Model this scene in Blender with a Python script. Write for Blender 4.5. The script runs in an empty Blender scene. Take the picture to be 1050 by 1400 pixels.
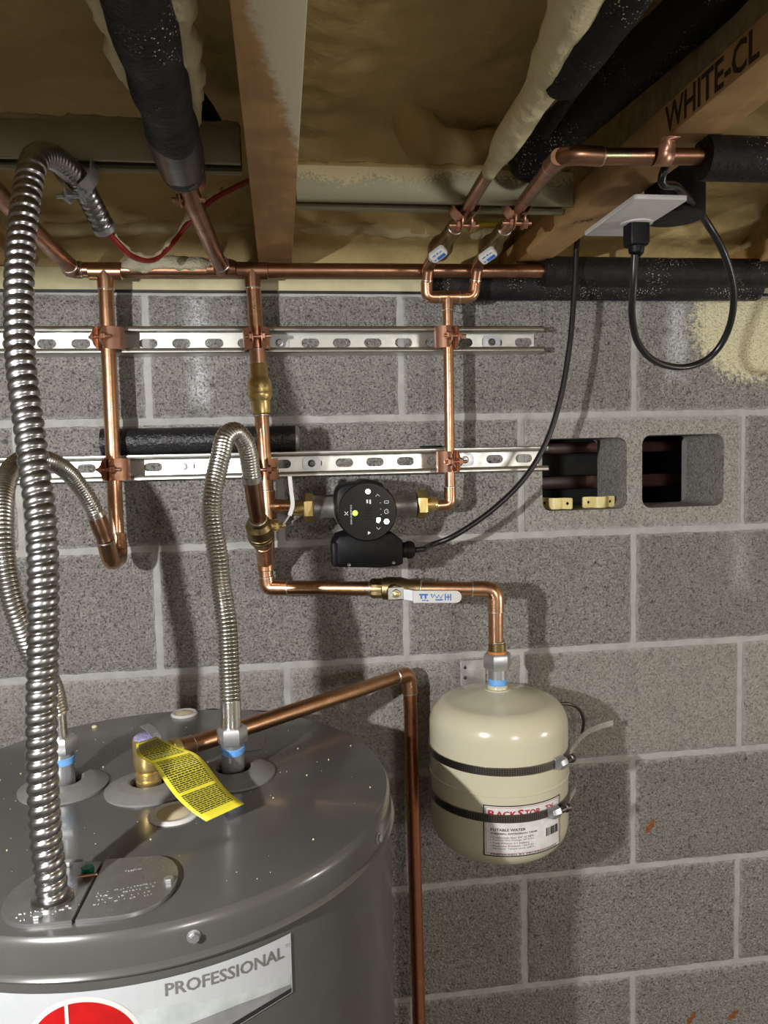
import bpy, math, random
from mathutils import Vector, Matrix, noise
random.seed(7)
sin, cos, pi = math.sin, math.cos, math.pi
V = Vector
D = bpy.data
SC = bpy.context.scene
COL = SC.collection

# ------------------------------------------------------------------ camera
CAM = V((.2039, -1.2642, -.0611)); YAW, PITCH, ROLL, FPX = .13257, -.07371, -.02234, 1050.
def cam_axes():
    cy, sy, cp, sp = cos(YAW), sin(YAW), cos(PITCH), sin(PITCH)
    f = V((sy*cp, cy*cp, sp)); r0 = V((cy, -sy, 0)); u0 = r0.cross(f)
    return cos(ROLL)*r0+sin(ROLL)*u0, -sin(ROLL)*r0+cos(ROLL)*u0, f
CR, CU, CF = cam_axes()
cd = D.cameras.new('camera'); cam = D.objects.new('camera', cd); COL.objects.link(cam)
m = Matrix((CR, CU, -CF)).transposed().to_4x4(); m.translation = CAM; cam.matrix_world = m
cd.sensor_fit = 'VERTICAL'; cd.sensor_height = 36; cd.lens = FPX/1400*36; cd.clip_start = .02
SC.camera = cam

# ------------------------------------------------------------------ light and exposure
w = D.worlds.new('world'); SC.world = w; w.use_nodes = True
w.node_tree.nodes['Background'].inputs[0].default_value = (.9, .95, 1, 1)
w.node_tree.nodes['Background'].inputs[1].default_value = .10
SC.view_settings.view_transform = 'Standard'; SC.view_settings.look = 'None'
SC.view_settings.gamma = 1; SC.view_settings.use_curve_mapping = False
SC.view_settings.exposure = 0.0
def lamp(name, kind, loc, watts, radius, col=(1, .97, .92), target=None, **kw):
    l = D.lights.new(name, kind); l.energy = watts; l.color = col
    if kind == 'AREA': l.shape = 'DISK'; l.size = radius
    else: l.shadow_soft_size = radius
    for k, v in kw.items(): setattr(l, k, v)
    o = D.objects.new(name, l); COL.objects.link(o); o.location = loc
    if target is not None: o.rotation_euler = (V(target)-V(loc)).to_track_quat('-Z', 'Y').to_euler()
    return o
LAMP = V((-.33, -1.25, -.02))
lamp('work_light', 'SPOT', LAMP, 60, .014, (1, .985, .96), (.66, 0, -.75), spot_size=math.radians(135), spot_blend=.3)
lamp('side_lamp', 'POINT', (1.9, -.95, -.4), 17, .05, (1, .97, .93))
lamp('room_fill', 'POINT', (1.0, -2.7, .0), 35, .14, (1, .98, .95))  # unseen fill light added to brighten the room and metal reflections

# ------------------------------------------------------------------ helpers: picture ray to a point at a real depth
def ray(px, py): return CF+CR*((px-525)/FPX)-CU*((py-700)/FPX)
def P(px, py, y=0.):
    d = ray(px, py); return CAM+d*((y-CAM.y)/d.y)
def PZ(px, py, z):
    d = ray(px, py); return CAM+d*((z-CAM.z)/d.z)
def PC(px, py, cx, cy, R):
    d = ray(px, py); ox, oy = CAM.x-cx, CAM.y-cy
    a = d.x**2+d.y**2; b = ox*d.x+oy*d.y; c = ox*ox+oy*oy-R*R
    q = max(0, b*b-a*c); t = (-b-math.sqrt(q))/a; p = CAM+d*t
    return math.atan2(p.x-cx, -(p.y-cy)), p.z

# ------------------------------------------------------------------ materials
def newmat(name):
    m = D.materials.new(name); m.use_nodes = True
    nt = m.node_tree; return m, nt, nt.nodes['Principled BSDF']
def nd(nt, t, **kw):
    n = nt.nodes.new(t)
    for k, v in kw.items():
        if k.startswith('i_'): n.inputs[k[2:].replace('_', ' ')].default_value = v
        else: setattr(n, k, v)
    return n
def lk(nt, a, b): nt.links.new(a, b)
def c4(c): return (c[0], c[1], c[2], 1)
def mixc(nt, fac, a, b):
    n = nt.nodes.new('ShaderNodeMix'); n.data_type = 'RGBA'
    if hasattr(fac, 'is_linked'): lk(nt, fac, n.inputs[0])
    else: n.inputs[0].default_value = fac
    for s, v in ((n.inputs[6], a), (n.inputs[7], b)):
        if hasattr(v, 'is_linked'): lk(nt, v, s)
        else: s.default_value = c4(v)
    return n.outputs[2]
def ramp(nt, src, lo, hi, inv=False):
    n = nd(nt, 'ShaderNodeMapRange'); n.inputs[1].default_value = lo; n.inputs[2].default_value = hi
    if inv: n.inputs[3].default_value, n.inputs[4].default_value = 1, 0
    lk(nt, src, n.inputs[0]); return n.outputs[0]
def math_(nt, op, a, b=None):
    n = nd(nt, 'ShaderNodeMath', operation=op)
    for i, v in enumerate((a, b)):
        if v is None: continue
        if hasattr(v, 'is_linked'): lk(nt, v, n.inputs[i])
        else: n.inputs[i].default_value = v
    return n.outputs[0]
def noise_(nt, vec, scale, detail=3, rough=.55):
    n = nd(nt, 'ShaderNodeTexNoise'); n.inputs['Scale'].default_value = scale
    n.inputs['Detail'].default_value = detail; n.inputs['Roughness'].default_value = rough
    lk(nt, vec, n.inputs['Vector']); return n.outputs['Fac']
def voro(nt, vec, scale, out='Distance', feature='F1'):
    n = nd(nt, 'ShaderNodeTexVoronoi', feature=feature); n.inputs['Scale'].default_value = scale
    lk(nt, vec, n.inputs['Vector']); return n.outputs[out]
def bump_(nt, b, h, strength, dist):
    n = nd(nt, 'ShaderNodeBump'); n.inputs['Strength'].default_value = strength
    n.inputs['Distance'].default_value = dist; lk(nt, h, n.inputs['Height']); lk(nt, n.outputs[0], b.inputs['Normal'])
def pos_(nt): return nd(nt, 'ShaderNodeNewGeometry').outputs['Position']
def objc(nt): return nd(nt, 'ShaderNodeTexCoord').outputs['Object']

def M(name, c1, c2=None, metal=0., rough=.5, scale=60., bump=0., bscale=None, spec=.5, rvar=.12, coat=0., emit=0., dust=0.):
    m, nt, b = newmat(name); b.inputs['Metallic'].default_value = metal
    b.inputs['Specular IOR Level'].default_value = spec; b.inputs['Coat Weight'].default_value = coat
    b.inputs['Coat Roughness'].default_value = .08
    v = pos_(nt); n = noise_(nt, v, scale)
    col = mixc(nt, ramp(nt, n, .35, .68), c1, c2 or [x*.8 for x in c1])
    if dust:
        vd = voro(nt, v, 300); nz = noise_(nt, v, 14, 2)
        f = math_(nt, 'MULTIPLY', ramp(nt, vd, .16, .24, True), ramp(nt, nz, .62-dust*.25, .75-dust*.2))
        col = mixc(nt, f, col, (.75, .7, .55))
    lk(nt, col, b.inputs['Base Color'])
    lk(nt, math_(nt, 'ADD', math_(nt, 'MULTIPLY', n, rvar*2), max(.02, rough-rvar)), b.inputs['Roughness'])
    if bump: bump_(nt, b, noise_(nt, v, bscale or scale*3, 4), .6, bump)
    if emit:
        b.inputs['Emission Color'].default_value = c4(c1); b.inputs['Emission Strength'].default_value = emit
    return m

def cmu(name, c1, c2, pit, smear, bumpd):
    m, nt, b = newmat(name); v = pos_(nt); o = objc(nt)
    vo = voro(nt, v, 260); n1 = noise_(nt, v, 210, 4, .7); n2 = noise_(nt, v, 9, 3); n3 = noise_(nt, v, 420, 2)
    col = mixc(nt, ramp(nt, n1, .3, .7), c1, c2)
    col = mixc(nt, math_(nt, 'MULTIPLY', ramp(nt, n2, .35, .7), .35), col, (.40, .385, .36))
    gr = nd(nt, 'ShaderNodeSeparateColor'); lk(nt, voro(nt, v, 330, 'Color'), gr.inputs[0])
    col = mixc(nt, math_(nt, 'MULTIPLY', ramp(nt, gr.outputs[0], .55, 1), .5), col, (.52, .50, .47)); col = mixc(nt, math_(nt, 'MULTIPLY', ramp(nt, gr.outputs[1], .6, 1), .55), col, (.13, .12, .115))
    pits = math_(nt, 'MULTIPLY', ramp(nt, noise_(nt, v, 300, 3, .65), .58, .64), pit)
    col = mixc(nt, pits, col, (.05, .047, .045))
    col = mixc(nt, ramp(nt, n3, .66, .74), col, (.5, .48, .46))
    col = mixc(nt, math_(nt, 'MULTIPLY', nd(nt, 'ShaderNodeObjectInfo').outputs['Random'], .30), col, (.20, .185, .17))
    col = mixc(nt, math_(nt, 'MULTIPLY', ramp(nt, noise_(nt, v, 22, 4, .7), .52, .72), .4), col, (.19, .18, .17))
    col = mixc(nt, math_(nt, 'MULTIPLY', ramp(nt, noise_(nt, v, 95, 3, .7), .57, .66), pit*.9), col, (.07, .064, .06))
    # mortar smeared over the block's edges
    s = nd(nt, 'ShaderNodeSeparateXYZ'); lk(nt, o, s.inputs[0])
    ex = math_(nt, 'SUBTRACT', math_(nt, 'ABSOLUTE', s.outputs[0]), .1945); ez = math_(nt, 'SUBTRACT', math_(nt, 'ABSOLUTE', s.outputs[2]), .0932)
    e = math_(nt, 'MAXIMUM', ex, ez)
    e = math_(nt, 'ADD', e, math_(nt, 'MULTIPLY', math_(nt, 'SUBTRACT', noise_(nt, v, 75, 5, .75), .5), .030))
    e = math_(nt, 'ADD', e, smear)
    col = mixc(nt, ramp(nt, e, -.002, .002), col, (.40, .395, .38))
    # white wash streaks and yellow overspray on the wall face
    g = nd(nt, 'ShaderNodeSeparateXYZ'); lk(nt, v, g.inputs[0]); X, Z = g.outputs[0], g.outputs[2]
    nn = math_(nt, 'MULTIPLY', math_(nt, 'SUBTRACT', noise_(nt, v, 30, 4), .5), .05)
    for (x0, x1, z0, z1, st) in STREAKS:
        dx = math_(nt, 'ABSOLUTE', math_(nt, 'SUBTRACT', X, (x0+x1)/2)); dz = math_(nt, 'ABSOLUTE', math_(nt, 'SUBTRACT', Z, (z0+z1)/2))
        q = math_(nt, 'MAXIMUM', math_(nt, 'SUBTRACT', dx, (x1-x0)/2), math_(nt, 'MULTIPLY', math_(nt, 'SUBTRACT', dz, (z1-z0)/2), .5))
        f = ramp(nt, math_(nt, 'ADD', q, nn), -.012, .012, True)
        f = math_(nt, 'MULTIPLY', f, ramp(nt, n1, .38, .55)); f = math_(nt, 'MULTIPLY', f, st)
        col = mixc(nt, f, col, (.74, .76, .80))
    dx = math_(nt, 'SUBTRACT', X, FOAMC[0]); dz = math_(nt, 'SUBTRACT', Z, FOAMC[1])
    r = math_(nt, 'SQRT', math_(nt, 'ADD', math_(nt, 'MULTIPLY', dx, dx), math_(nt, 'MULTIPLY', math_(nt, 'MULTIPLY', dz, dz), 1.3)))
    r = math_(nt, 'ADD', r, math_(nt, 'MULTIPLY', math_(nt, 'SUBTRACT', noise_(nt, v, 110, 5, .75), .5), .17))
    col = mixc(nt, ramp(nt, r, .10, .125, True), col, (.80, .74, .50))
    for (rx, rz, rr) in RUST:
        dx = math_(nt, 'SUBTRACT', X, rx); dz = math_(nt, 'SUBTRACT', Z, rz); t = math_(nt, 'SUBTRACT', dx, math_(nt, 'MULTIPLY', dz, .7))
        q = math_(nt, 'SQRT', math_(nt, 'ADD', math_(nt, 'MULTIPLY', math_(nt, 'MULTIPLY', t, t), 3.), math_(nt, 'MULTIPLY', dz, dz)))
        q = math_(nt, 'ADD', q, math_(nt, 'MULTIPLY', math_(nt, 'SUBTRACT', noise_(nt, v, 120, 4), .5), .045))
        col = mixc(nt, ramp(nt, q, rr-.003, rr+.001, True), col, (.30, .11, .04))
    lk(nt, col, b.inputs['Base Color']); b.inputs['Roughness'].default_value = .92; b.inputs['Specular IOR Level'].default_value = .25
    h = math_(nt, 'ADD', math_(nt, 'MULTIPLY', vo, -.5), math_(nt, 'SUBTRACT', math_(nt, 'MULTIPLY', n1, 1.2), math_(nt, 'MULTIPLY', pits, .9)))
    bump_(nt, b, h, .9, bumpd); return m
def pxz(px, py): p = P(px, py); return p.x, p.z
STREAKS = []
for (a, b_, c, d, s) in ((258, 284, 405, 552, .85), (915, 938, 412, 505, .8), (1003, 1022, 730, 800, .35)):
    x0, z1 = pxz(a, b_ and c); x1, z0 = pxz(b_, d); STREAKS.append((x0, x1, z0, z1, s))
FOAMC = pxz(1032, 440)
RUST = [pxz(889, 1130)+(.013,), pxz(945, 1392)+(.012,), pxz(1002, 1388)+(.012,)]
m_cmu = cmu('rough_concrete_block', (.325, .31, .29), (.225, .212, .20), .85, 0., .0042)
m_cmu2 = cmu('smooth_concrete_block', (.39, .37, .34), (.315, .298, .27), .45, 0., .0028)
m_mortar = M('mortar', (.43, .425, .41), (.36, .355, .34), rough=.9, scale=40, bump=.002, bscale=160, spec=.2)
m_wallp = M('plain_block_wall', (.58, .56, .53), (.50, .48, .45), rough=.9, scale=50, bump=.003, spec=.2)
m_floor = M('concrete_floor', (.28, .27, .25), (.22, .21, .2), rough=.8, scale=12, spec=.3)

def foam_mat(name, c1, c2, bd=.006, sc=45):
    m, nt, b = newmat(name); v = pos_(nt); n = noise_(nt, v, sc, 4); n2 = noise_(nt, v, 6, 3)
    col = mixc(nt, ramp(nt, n2, .35, .65), c1, c2); lk(nt, col, b.inputs['Base Color'])
    b.inputs['Roughness'].default_value = .7; b.inputs['Specular IOR Level'].default_value = .3
    bump_(nt, b, math_(nt, 'ADD', n, math_(nt, 'MULTIPLY', voro(nt, v, sc*.9, feature='SMOOTH_F1'), .6)), .7, bd); return m
m_foam = foam_mat('spray_foam', (.64, .495, .235), (.52, .395, .17))
m_foamw = foam_mat('pale_foam', (.80, .71, .46), (.70, .61, .38), .004, 90)
m_crust = foam_mat('foam_crust', (.66, .62, .46), (.48, .40, .27), .004, 420)
m_sill = M('foam_coated_sill', (.62, .57, .36), (.52, .47, .28), rough=.75, scale=18, bump=.002, bscale=120)

def wood_mat(name, c1, c2, over=False):
    m, nt, b = newmat(name); v = pos_(nt)
    mp = nd(nt, 'ShaderNodeMapping'); mp.inputs['Scale'].default_value = (60, 5, 60); lk(nt, v, mp.inputs[0])
    n = noise_(nt, mp.outputs[0], 1, 4, .6); n2 = noise_(nt, v, 16, 3)
    col = mixc(nt, ramp(nt, n, .3, .7), c1, c2); col = mixc(nt, math_(nt, 'MULTIPLY', ramp(nt, n2, .45, .6), .45), col, (.28, .15, .06))
    if over:
        g = nd(nt, 'ShaderNodeSeparateXYZ'); lk(nt, v, g.inputs[0])
        e = math_(nt, 'SUBTRACT', math_(nt, 'SUBTRACT', g.outputs[0], .190), math_(nt, 'MULTIPLY', math_(nt, 'ADD', g.outputs[1], .73), .155))
        e = math_(nt, 'ADD', e, math_(nt, 'MULTIPLY', math_(nt, 'SUBTRACT', noise_(nt, v, 70, 5, .7), .5), .028))
        col = mixc(nt, ramp(nt, e, -.003, .006), col, (.74, .67, .48))
    lk(nt, col, b.inputs['Base Color']); b.inputs['Roughness'].default_value = .7; bump_(nt, b, n, .3, .001); return m
m_wood = wood_mat('joist_wood', (.66, .42, .19), (.48, .28, .11))
m_wood1 = wood_mat('oversprayed_joist_wood', (.60, .36, .15), (.44, .24, .085), True)
m_osb = M('joist_web_board', (.42, .33, .18), (.30, .22, .10), rough=.8, scale=70)

m_cu = M('copper', (.66, .395, .245), (.50, .27, .15), metal=1, rough=.3, scale=35, bump=.0003)
m_cud = M('dark_copper', (.46, .26, .17), (.30, .155, .09), metal=1, rough=.32, scale=30, bump=.0003)  # darker, browner copper, mainly on the ceiling pipes
m_cup = M('copper_plated_steel', (.66, .37, .26), (.54, .29, .19), metal=.95, rough=.38, scale=80)
m_sold = M('solder', (.82, .80, .76), metal=1, rough=.3)
m_brass = M('brass', (.74, .57, .25), (.62, .46, .18), metal=.9, rough=.36, scale=60, bump=.0004, bscale=300)
m_bronze = M('dark_bronze', (.33, .25, .13), (.23, .17, .08), metal=1, rough=.38, scale=60, bump=.0004, bscale=200)
m_galv = M('galvanised_steel', (.70, .70, .66), (.56, .56, .52), metal=1, rough=.34, scale=40)
def strut_mat():
    m, nt, b = newmat('dusty_galvanised_steel'); v = pos_(nt); g = nd(nt, 'ShaderNodeSeparateXYZ'); lk(nt, v, g.inputs[0])
    col = mixc(nt, noise_(nt, v, 25), (.36, .35, .24), (.26, .255, .165))
    e = math_(nt, 'SUBTRACT', g.outputs[2], .279); e = math_(nt, 'ADD', e, math_(nt, 'MULTIPLY', math_(nt, 'SUBTRACT', noise_(nt, v, 16, 2), .5), .04))
    e = math_(nt, 'ADD', e, math_(nt, 'MULTIPLY', math_(nt, 'SUBTRACT', noise_(nt, v, 330, 3, .8), .5), .06))
    f = math_(nt, 'MULTIPLY', ramp(nt, e, -.001, .003), math_(nt, 'GREATER_THAN', g.outputs[0], .2))
    col = mixc(nt, f, col, (.66, .56, .32)); lk(nt, col, b.inputs['Base Color'])
    lk(nt, math_(nt, 'SUBTRACT', .55, math_(nt, 'MULTIPLY', f, .5)), b.inputs['Metallic']); b.inputs['Roughness'].default_value = .5; return m
m_galvd = strut_mat()
m_zinc = M('zinc_plate', (.56, .57, .59), (.46, .47, .50), metal=.8, rough=.36)
m_steel = M('stainless_steel', (.74, .73, .70), (.62, .61, .58), metal=1, rough=.27)
m_flex = M('conduit_steel', (.48, .48, .49), (.38, .38, .39), metal=1, rough=.28)
m_dark = M('dark_steel', (.14, .13, .12), metal=1, rough=.4)
m_ins = M('black_foam_insulation', (.012, .011, .012), (.007, .007, .0075), spec=.3, rough=.6, scale=80, bump=.003, bscale=140, dust=.42)
m_insw = M('pebbled_black_insulation', (.016, .016, .018), rough=.30, scale=80, bump=.004, bscale=190)
m_tape = M('black_tape_wrap', (.02, .02, .022), rough=.35, scale=40, bump=.001, bscale=60)
m_blk = M('black_plastic', (.004, .004, .0045), rough=.5, scale=90, bump=.0003, spec=.2)
m_gloss = M('glossy_black_glass', (.006, .006, .007), rough=.13, rvar=.02)
m_cord = M('black_rubber_cord', (.010, .010, .011), rough=.3)
m_cast = M('grey_cast_metal', (.40, .39, .38), (.30, .29, .28), metal=.7, rough=.42, bump=.0006, bscale=500)
m_red = M('red_cable_jacket', (.34, .022, .014), (.24, .014, .01), rough=.45)
m_yel = M('yellow_cable_jacket', (.62, .42, .03), rough=.5)
m_white = M('white_plastic', (.62, .61, .59), (.58, .57, .55), rough=.35)
m_ivory = M('cream_plastic', (.82, .70, .32), (.74, .62, .26), rough=.4)
m_heat = M('grey_heater_enamel', (.088, .0855, .082), (.082, .0795, .076), rough=.24, scale=30, spec=.6, rvar=.04, coat=.25)
m_collar = M('grey_plastic_collar', (.20, .196, .19), (.18, .176, .17), rough=.42)
m_hole = M('dark_hole', (.008, .007, .006), rough=.9)
m_tank = M('cream_enamel', (.62, .585, .44), (.59, .555, .41), rough=.22, scale=12, rvar=.03, coat=.35)
m_blue = M('blue_thread_tape', (.16, .40, .80), (.13, .33, .72), rough=.5)
m_paper = M('white_label_paper', (.80, .79, .78), rough=.35)
m_silver = M('silver_white_label', (.47, .49, .51), (.45, .47, .49), rough=.3)
m_pgrey = M('pale_grey_print', (.50, .54, .54), rough=.35)
m_ink = M('black_ink', (.02, .018, .02), rough=.5)
m_inkg = M('grey_ink', (.17, .165, .16), rough=.45)
m_inkl = M('pale_grey_ink', (.40, .40, .41), rough=.4)
m_inkr = M('red_ink', (.50, .012, .035), rough=.45)
m_inkb = M('blue_ink', (.03, .16, .50), rough=.5)
m_inkbr = M('brown_ink', (.05, .026, .012), rough=.7)
m_rlogo = M('red_badge', (.48, .012, .012), rough=.25)
m_led = M('white_indicator_light', (.95, .98, 1), emit=6); m_ledg = M('green_indicator_light', (.35, 1, .05), emit=3.2)
m_icon = M('white_icon_print', (.75, .75, .75), rough=.4)
m_purple = M('violet_sealing_paint', (.16, .12, .42), (.5, .5, .62), rough=.4, scale=400)
m_green = M('green_screw_paint', (.01, .22, .12), metal=.5, rough=.25)
m_brick = M('dark_red_slat', (.10, .035, .03), (.07, .022, .02), rough=.35)
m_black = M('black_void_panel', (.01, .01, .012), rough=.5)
m_bandm = M('clamp_band_steel', (.30, .28, .25), (.22, .2, .18), metal=1, rough=.35)
m_clear = M('clear_strap', (.62, .60, .56), metal=.6, rough=.2)

def tag_mat():
    m, nt, b = newmat('yellow_warning_tag'); uv = nd(nt, 'ShaderNodeTexCoord').outputs['UV']
    br = nd(nt, 'ShaderNodeTexBrick'); lk(nt, uv, br.inputs['Vector']); br.inputs['Scale'].default_value = 1
    br.inputs['Color1'].default_value = br.inputs['Color2'].default_value = (1, 1, 1, 1); br.inputs['Mortar'].default_value = (0, 0, 0, 1)
    br.inputs['Mortar Size'].default_value = .0052; br.inputs['Mortar Smooth'].default_value = .1
    br.inputs['Brick Width'].default_value = .14; br.inputs['Row Height'].default_value = .036; br.offset = .37; br.squash = .6; br.squash_frequency = 3
    s = nd(nt, 'ShaderNodeSeparateXYZ'); lk(nt, uv, s.inputs[0]); U, W = s.outputs[0], s.outputs[1]
    f = br.outputs['Color']
    for (src, lo, hi) in ((U, .09, .91), (W, .10, 1.86)):
        f = math_(nt, 'MULTIPLY', f, math_(nt, 'GREATER_THAN', src, lo)); f = math_(nt, 'MULTIPLY', f, math_(nt, 'LESS_THAN', src, hi))
    for g in (.72, 1.42):
        f = math_(nt, 'MULTIPLY', f, math_(nt, 'GREATER_THAN', math_(nt, 'ABSOLUTE', math_(nt, 'SUBTRACT', W, g)), .03))
    col = mixc(nt, f, (.78, .70, .05), (.06, .055, .02)); lk(nt, col, b.inputs['Base Color']); b.inputs['Roughness'].default_value = .4; return m
m_tag = tag_mat()

# ------------------------------------------------------------------ mesh helpers
WL = {}
class G:
    def __init__(s): s.v = []; s.f = []; s.uv = None
    def add(s, vs, fs):
        n = len(s.v); s.v += [V(p) for p in vs]; s.f += [tuple(i+n for i in f) for f in fs]; return s
    def box(s, a, b, bev=0.):
        a, b = V(a), V(b); lo = V(map(min, a, b)); hi = V(map(max, a, b))
        if bev <= 0:
            vs = [(x, y, z) for x in (lo.x, hi.x) for y in (lo.y, hi.y) for z in (lo.z, hi.z)]
            return s.add(vs, [(0, 1, 3, 2), (4, 6, 7, 5), (0, 4, 5, 1), (2, 3, 7, 6), (0, 2, 6, 4), (1, 5, 7, 3)])
        bm = __import__('bmesh').new(); import bmesh
        bmesh.ops.create_cube(bm, size=1)
        for q in bm.verts: q.co = V((lo.x if q.co.x < 0 else hi.x, lo.y if q.co.y < 0 else hi.y, lo.z if q.co.z < 0 else hi.z))
        bmesh.ops.bevel(bm, geom=bm.edges[:], offset=bev, segments=2, profile=.5, affect='EDGES')
        bm.verts.index_update(); vs = [q.co.copy() for q in bm.verts]; fs = [[q.index for q in f.verts] for f in bm.faces]; bm.free()
        return s.add(vs, fs)
    def tube(s, pts, r, seg=16, caps=True, mod=None):
        pts = [V(p) for p in pts]; n = len(pts); rs = r if isinstance(r, (list, tuple)) else [r]*n
        T = [(pts[min(i+1, n-1)]-pts[max(i-1, 0)]).normalized() for i in range(n)]
        a = V((0, 0, 1)) if abs(T[0].z) < .9 else V((1, 0, 0)); N = (a-T[0]*a.dot(T[0])).normalized()
        vs = []
        for i in range(n):
            N = (N-T[i]*N.dot(T[i])).normalized(); B = T[i].cross(N)
            for k in range(seg):
                t = 2*pi*k/seg; rr = rs[i]*(mod(i, k/seg, pts[i], N*cos(t)+B*sin(t)) if mod else 1)
                vs.append(pts[i]+(N*cos(t)+B*sin(t))*rr)
        fs = [(i*seg+k, i*seg+(k+1) % seg, (i+1)*seg+(k+1) % seg, (i+1)*seg+k) for i in range(n-1) for k in range(seg)]
        if caps: fs += [tuple(range(seg-1, -1, -1)), tuple((n-1)*seg+k for k in range(seg))]
        return s.add(vs, fs)
    def lathe(s, o, ax, prof, seg=32, up=None, flat=False):
        """prof: (radius, height along ax) pairs"""
        o, ax = V(o), V(ax).normalized(); a = V(up) if up else (V((0, 0, 1)) if abs(ax.z) < .9 else V((1, 0, 0)))
        N = (a-ax*a.dot(ax)).normalized(); B = ax.cross(N); vs = []
        for (r, h) in prof:
            for k in range(seg):
                t = 2*pi*k/seg; vs.append(o+ax*h+(N*cos(t)+B*sin(t))*r)
        n = len(prof)
        fs = [(i*seg+k, i*seg+(k+1) % seg, (i+1)*seg+(k+1) % seg, (i+1)*seg+k) for i in range(n-1) for k in range(seg)]
        if prof[0][0] > 1e-6: fs.append(tuple(range(seg-1, -1, -1)))
        if prof[-1][0] > 1e-6: fs.append(tuple((n-1)*seg+k for k in range(seg)))
        return s.add(vs, fs)
    def prism(s, out, fr, d0, d1, ch=0.):
        """outline (2D) extruded from d0 to d1 along the frame's normal, with a chamfer at d1"""
        o, ux, uy = fr; uz = ux.cross(uy); n = len(out); cx = sum(p[0] for p in out)/n; cy = sum(p[1] for p in out)/n
        R = max(math.hypot(p[0]-cx, p[1]-cy) for p in out); L = [(1, d0)]
        sg = 1 if d1 > d0 else -1
        if ch: L += [(1, d1-sg*ch), (1-.3*ch/R, d1-sg*ch*.3), (1-ch/R, d1)]
        else: L += [(1, d1)]
        vs = [o+ux*(cx+(p[0]-cx)*k)+uy*(cy+(p[1]-cy)*k)+uz*d for (k, d) in L for p in out]; m = len(L)
        fs = [(i*n+k, i*n+(k+1) % n, (i+1)*n+(k+1) % n, (i+1)*n+k) for i in range(m-1) for k in range(n)]
        return s.add(vs, fs+[tuple(range(n-1, -1, -1)), tuple((m-1)*n+k for k in range(n))])
    def hexn(s, o, ax, r, h0, h1, seg=6):
        return s.lathe(o, ax, [(r*.9, h0), (r, h0+(h1-h0)*.12), (r, h1-(h1-h0)*.12), (r*.9, h1)], seg)

def props(o, label=None, cat=None, group=None, kind=None):
    if label: o['label'] = label
    if cat: o['category'] = cat
    if group: o['group'] = group
    if kind: o['kind'] = kind
    return o
def obj(name, g, mat, parent=None, label=None, cat=None, group=None, kind=None, ang=38, origin=None):
    if parent is not None: base = WL[parent.name]
    elif origin is not None: base = V(origin)
    else:
        xs = [p.x for p in g.v]; ys = [p.y for p in g.v]; zs = [p.z for p in g.v]
        base = V(((min(xs)+max(xs))/2, (min(ys)+max(ys))/2, min(zs)))
    me = D.meshes.new(name); me.from_pydata([p-base for p in g.v], [], g.f); me.validate(); me.update()
    import bmesh
    bm = bmesh.new(); bm.from_mesh(me); bmesh.ops.recalc_face_normals(bm, faces=bm.faces); bm.to_mesh(me); bm.free()
    if g.uv:
        L = me.uv_layers.new(name='uv')
        for l in me.loops: L.data[l.index].uv = g.uv[l.vertex_index]
    if ang:
        me.shade_smooth() if hasattr(me, 'shade_smooth') else me.polygons.foreach_set('use_smooth', [True]*len(me.polygons))
        me.set_sharp_from_angle(angle=math.radians(ang))
    me.materials.append(mat); o = D.objects.new(name, me); COL.objects.link(o)
    if parent is not None: o.parent = parent
    else: o.location = base
    WL[o.name] = base
    return props(o, label, cat, group, kind)
def thing(name, label, cat, loc, group=None, kind=None):
    o = D.objects.new(name, None); COL.objects.link(o); o.location = loc; o.empty_display_size = .02
    WL[o.name] = V(loc); return props(o, label, cat, group, kind)

def lerp(a, b, t): return V(a).lerp(V(b), t)
def spline(pts, step=.004):
    pts = [V(p) for p in pts]; q = [pts[0]*2-pts[1]]+pts+[pts[-1]*2-pts[-2]]; dense = []
    for i in range(1, len(q)-2):
        p0, p1, p2, p3 = q[i-1:i+3]
        for k in range(24):
            t = k/24; dense.append(.5*((2*p1)+(p2-p0)*t+(2*p0-5*p1+4*p2-p3)*t*t+(3*p1-p0-3*p2+p3)*t**3))
    dense.append(pts[-1]); return resample(dense, step)
def resample(d, step):
    L = [0]
    for a, b in zip(d, d[1:]): L.append(L[-1]+(b-a).length)
    n = max(2, int(L[-1]/step)); out = []; j = 0
    for i in range(n+1):
        t = L[-1]*i/n
        while j < len(L)-2 and L[j+1] < t: j += 1
        u = (t-L[j])/max(1e-9, L[j+1]-L[j]); out.append(d[j].lerp(d[j+1], min(1, u)))
    return out
def fillet(pts, rad, n=8):
    pts = [V(p) for p in pts]; out = [pts[0]]
    for i in range(1, len(pts)-1):
        a, b, c = pts[i-1:i+2]; u = (a-b).normalized(); w_ = (c-b).normalized(); th = u.angle(w_)
        d = min(rad/math.tan(th/2), (a-b).length*.49, (c-b).length*.49)
        p, q = b+u*d, b+w_*d
        for k in range(n+1):
            t = k/n; out.append(p*(1-t)**2+b*2*t*(1-t)+q*t*t)
    return out+[pts[-1]]
def ring(o, ax, r, h=.003): return G().lathe(V(o)-V(ax).normalized()*h/2, ax, [(r*.97, 0), (r+.0006, h*.3), (r+.0006, h*.7), (r*.97, h)], 24)

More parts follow.
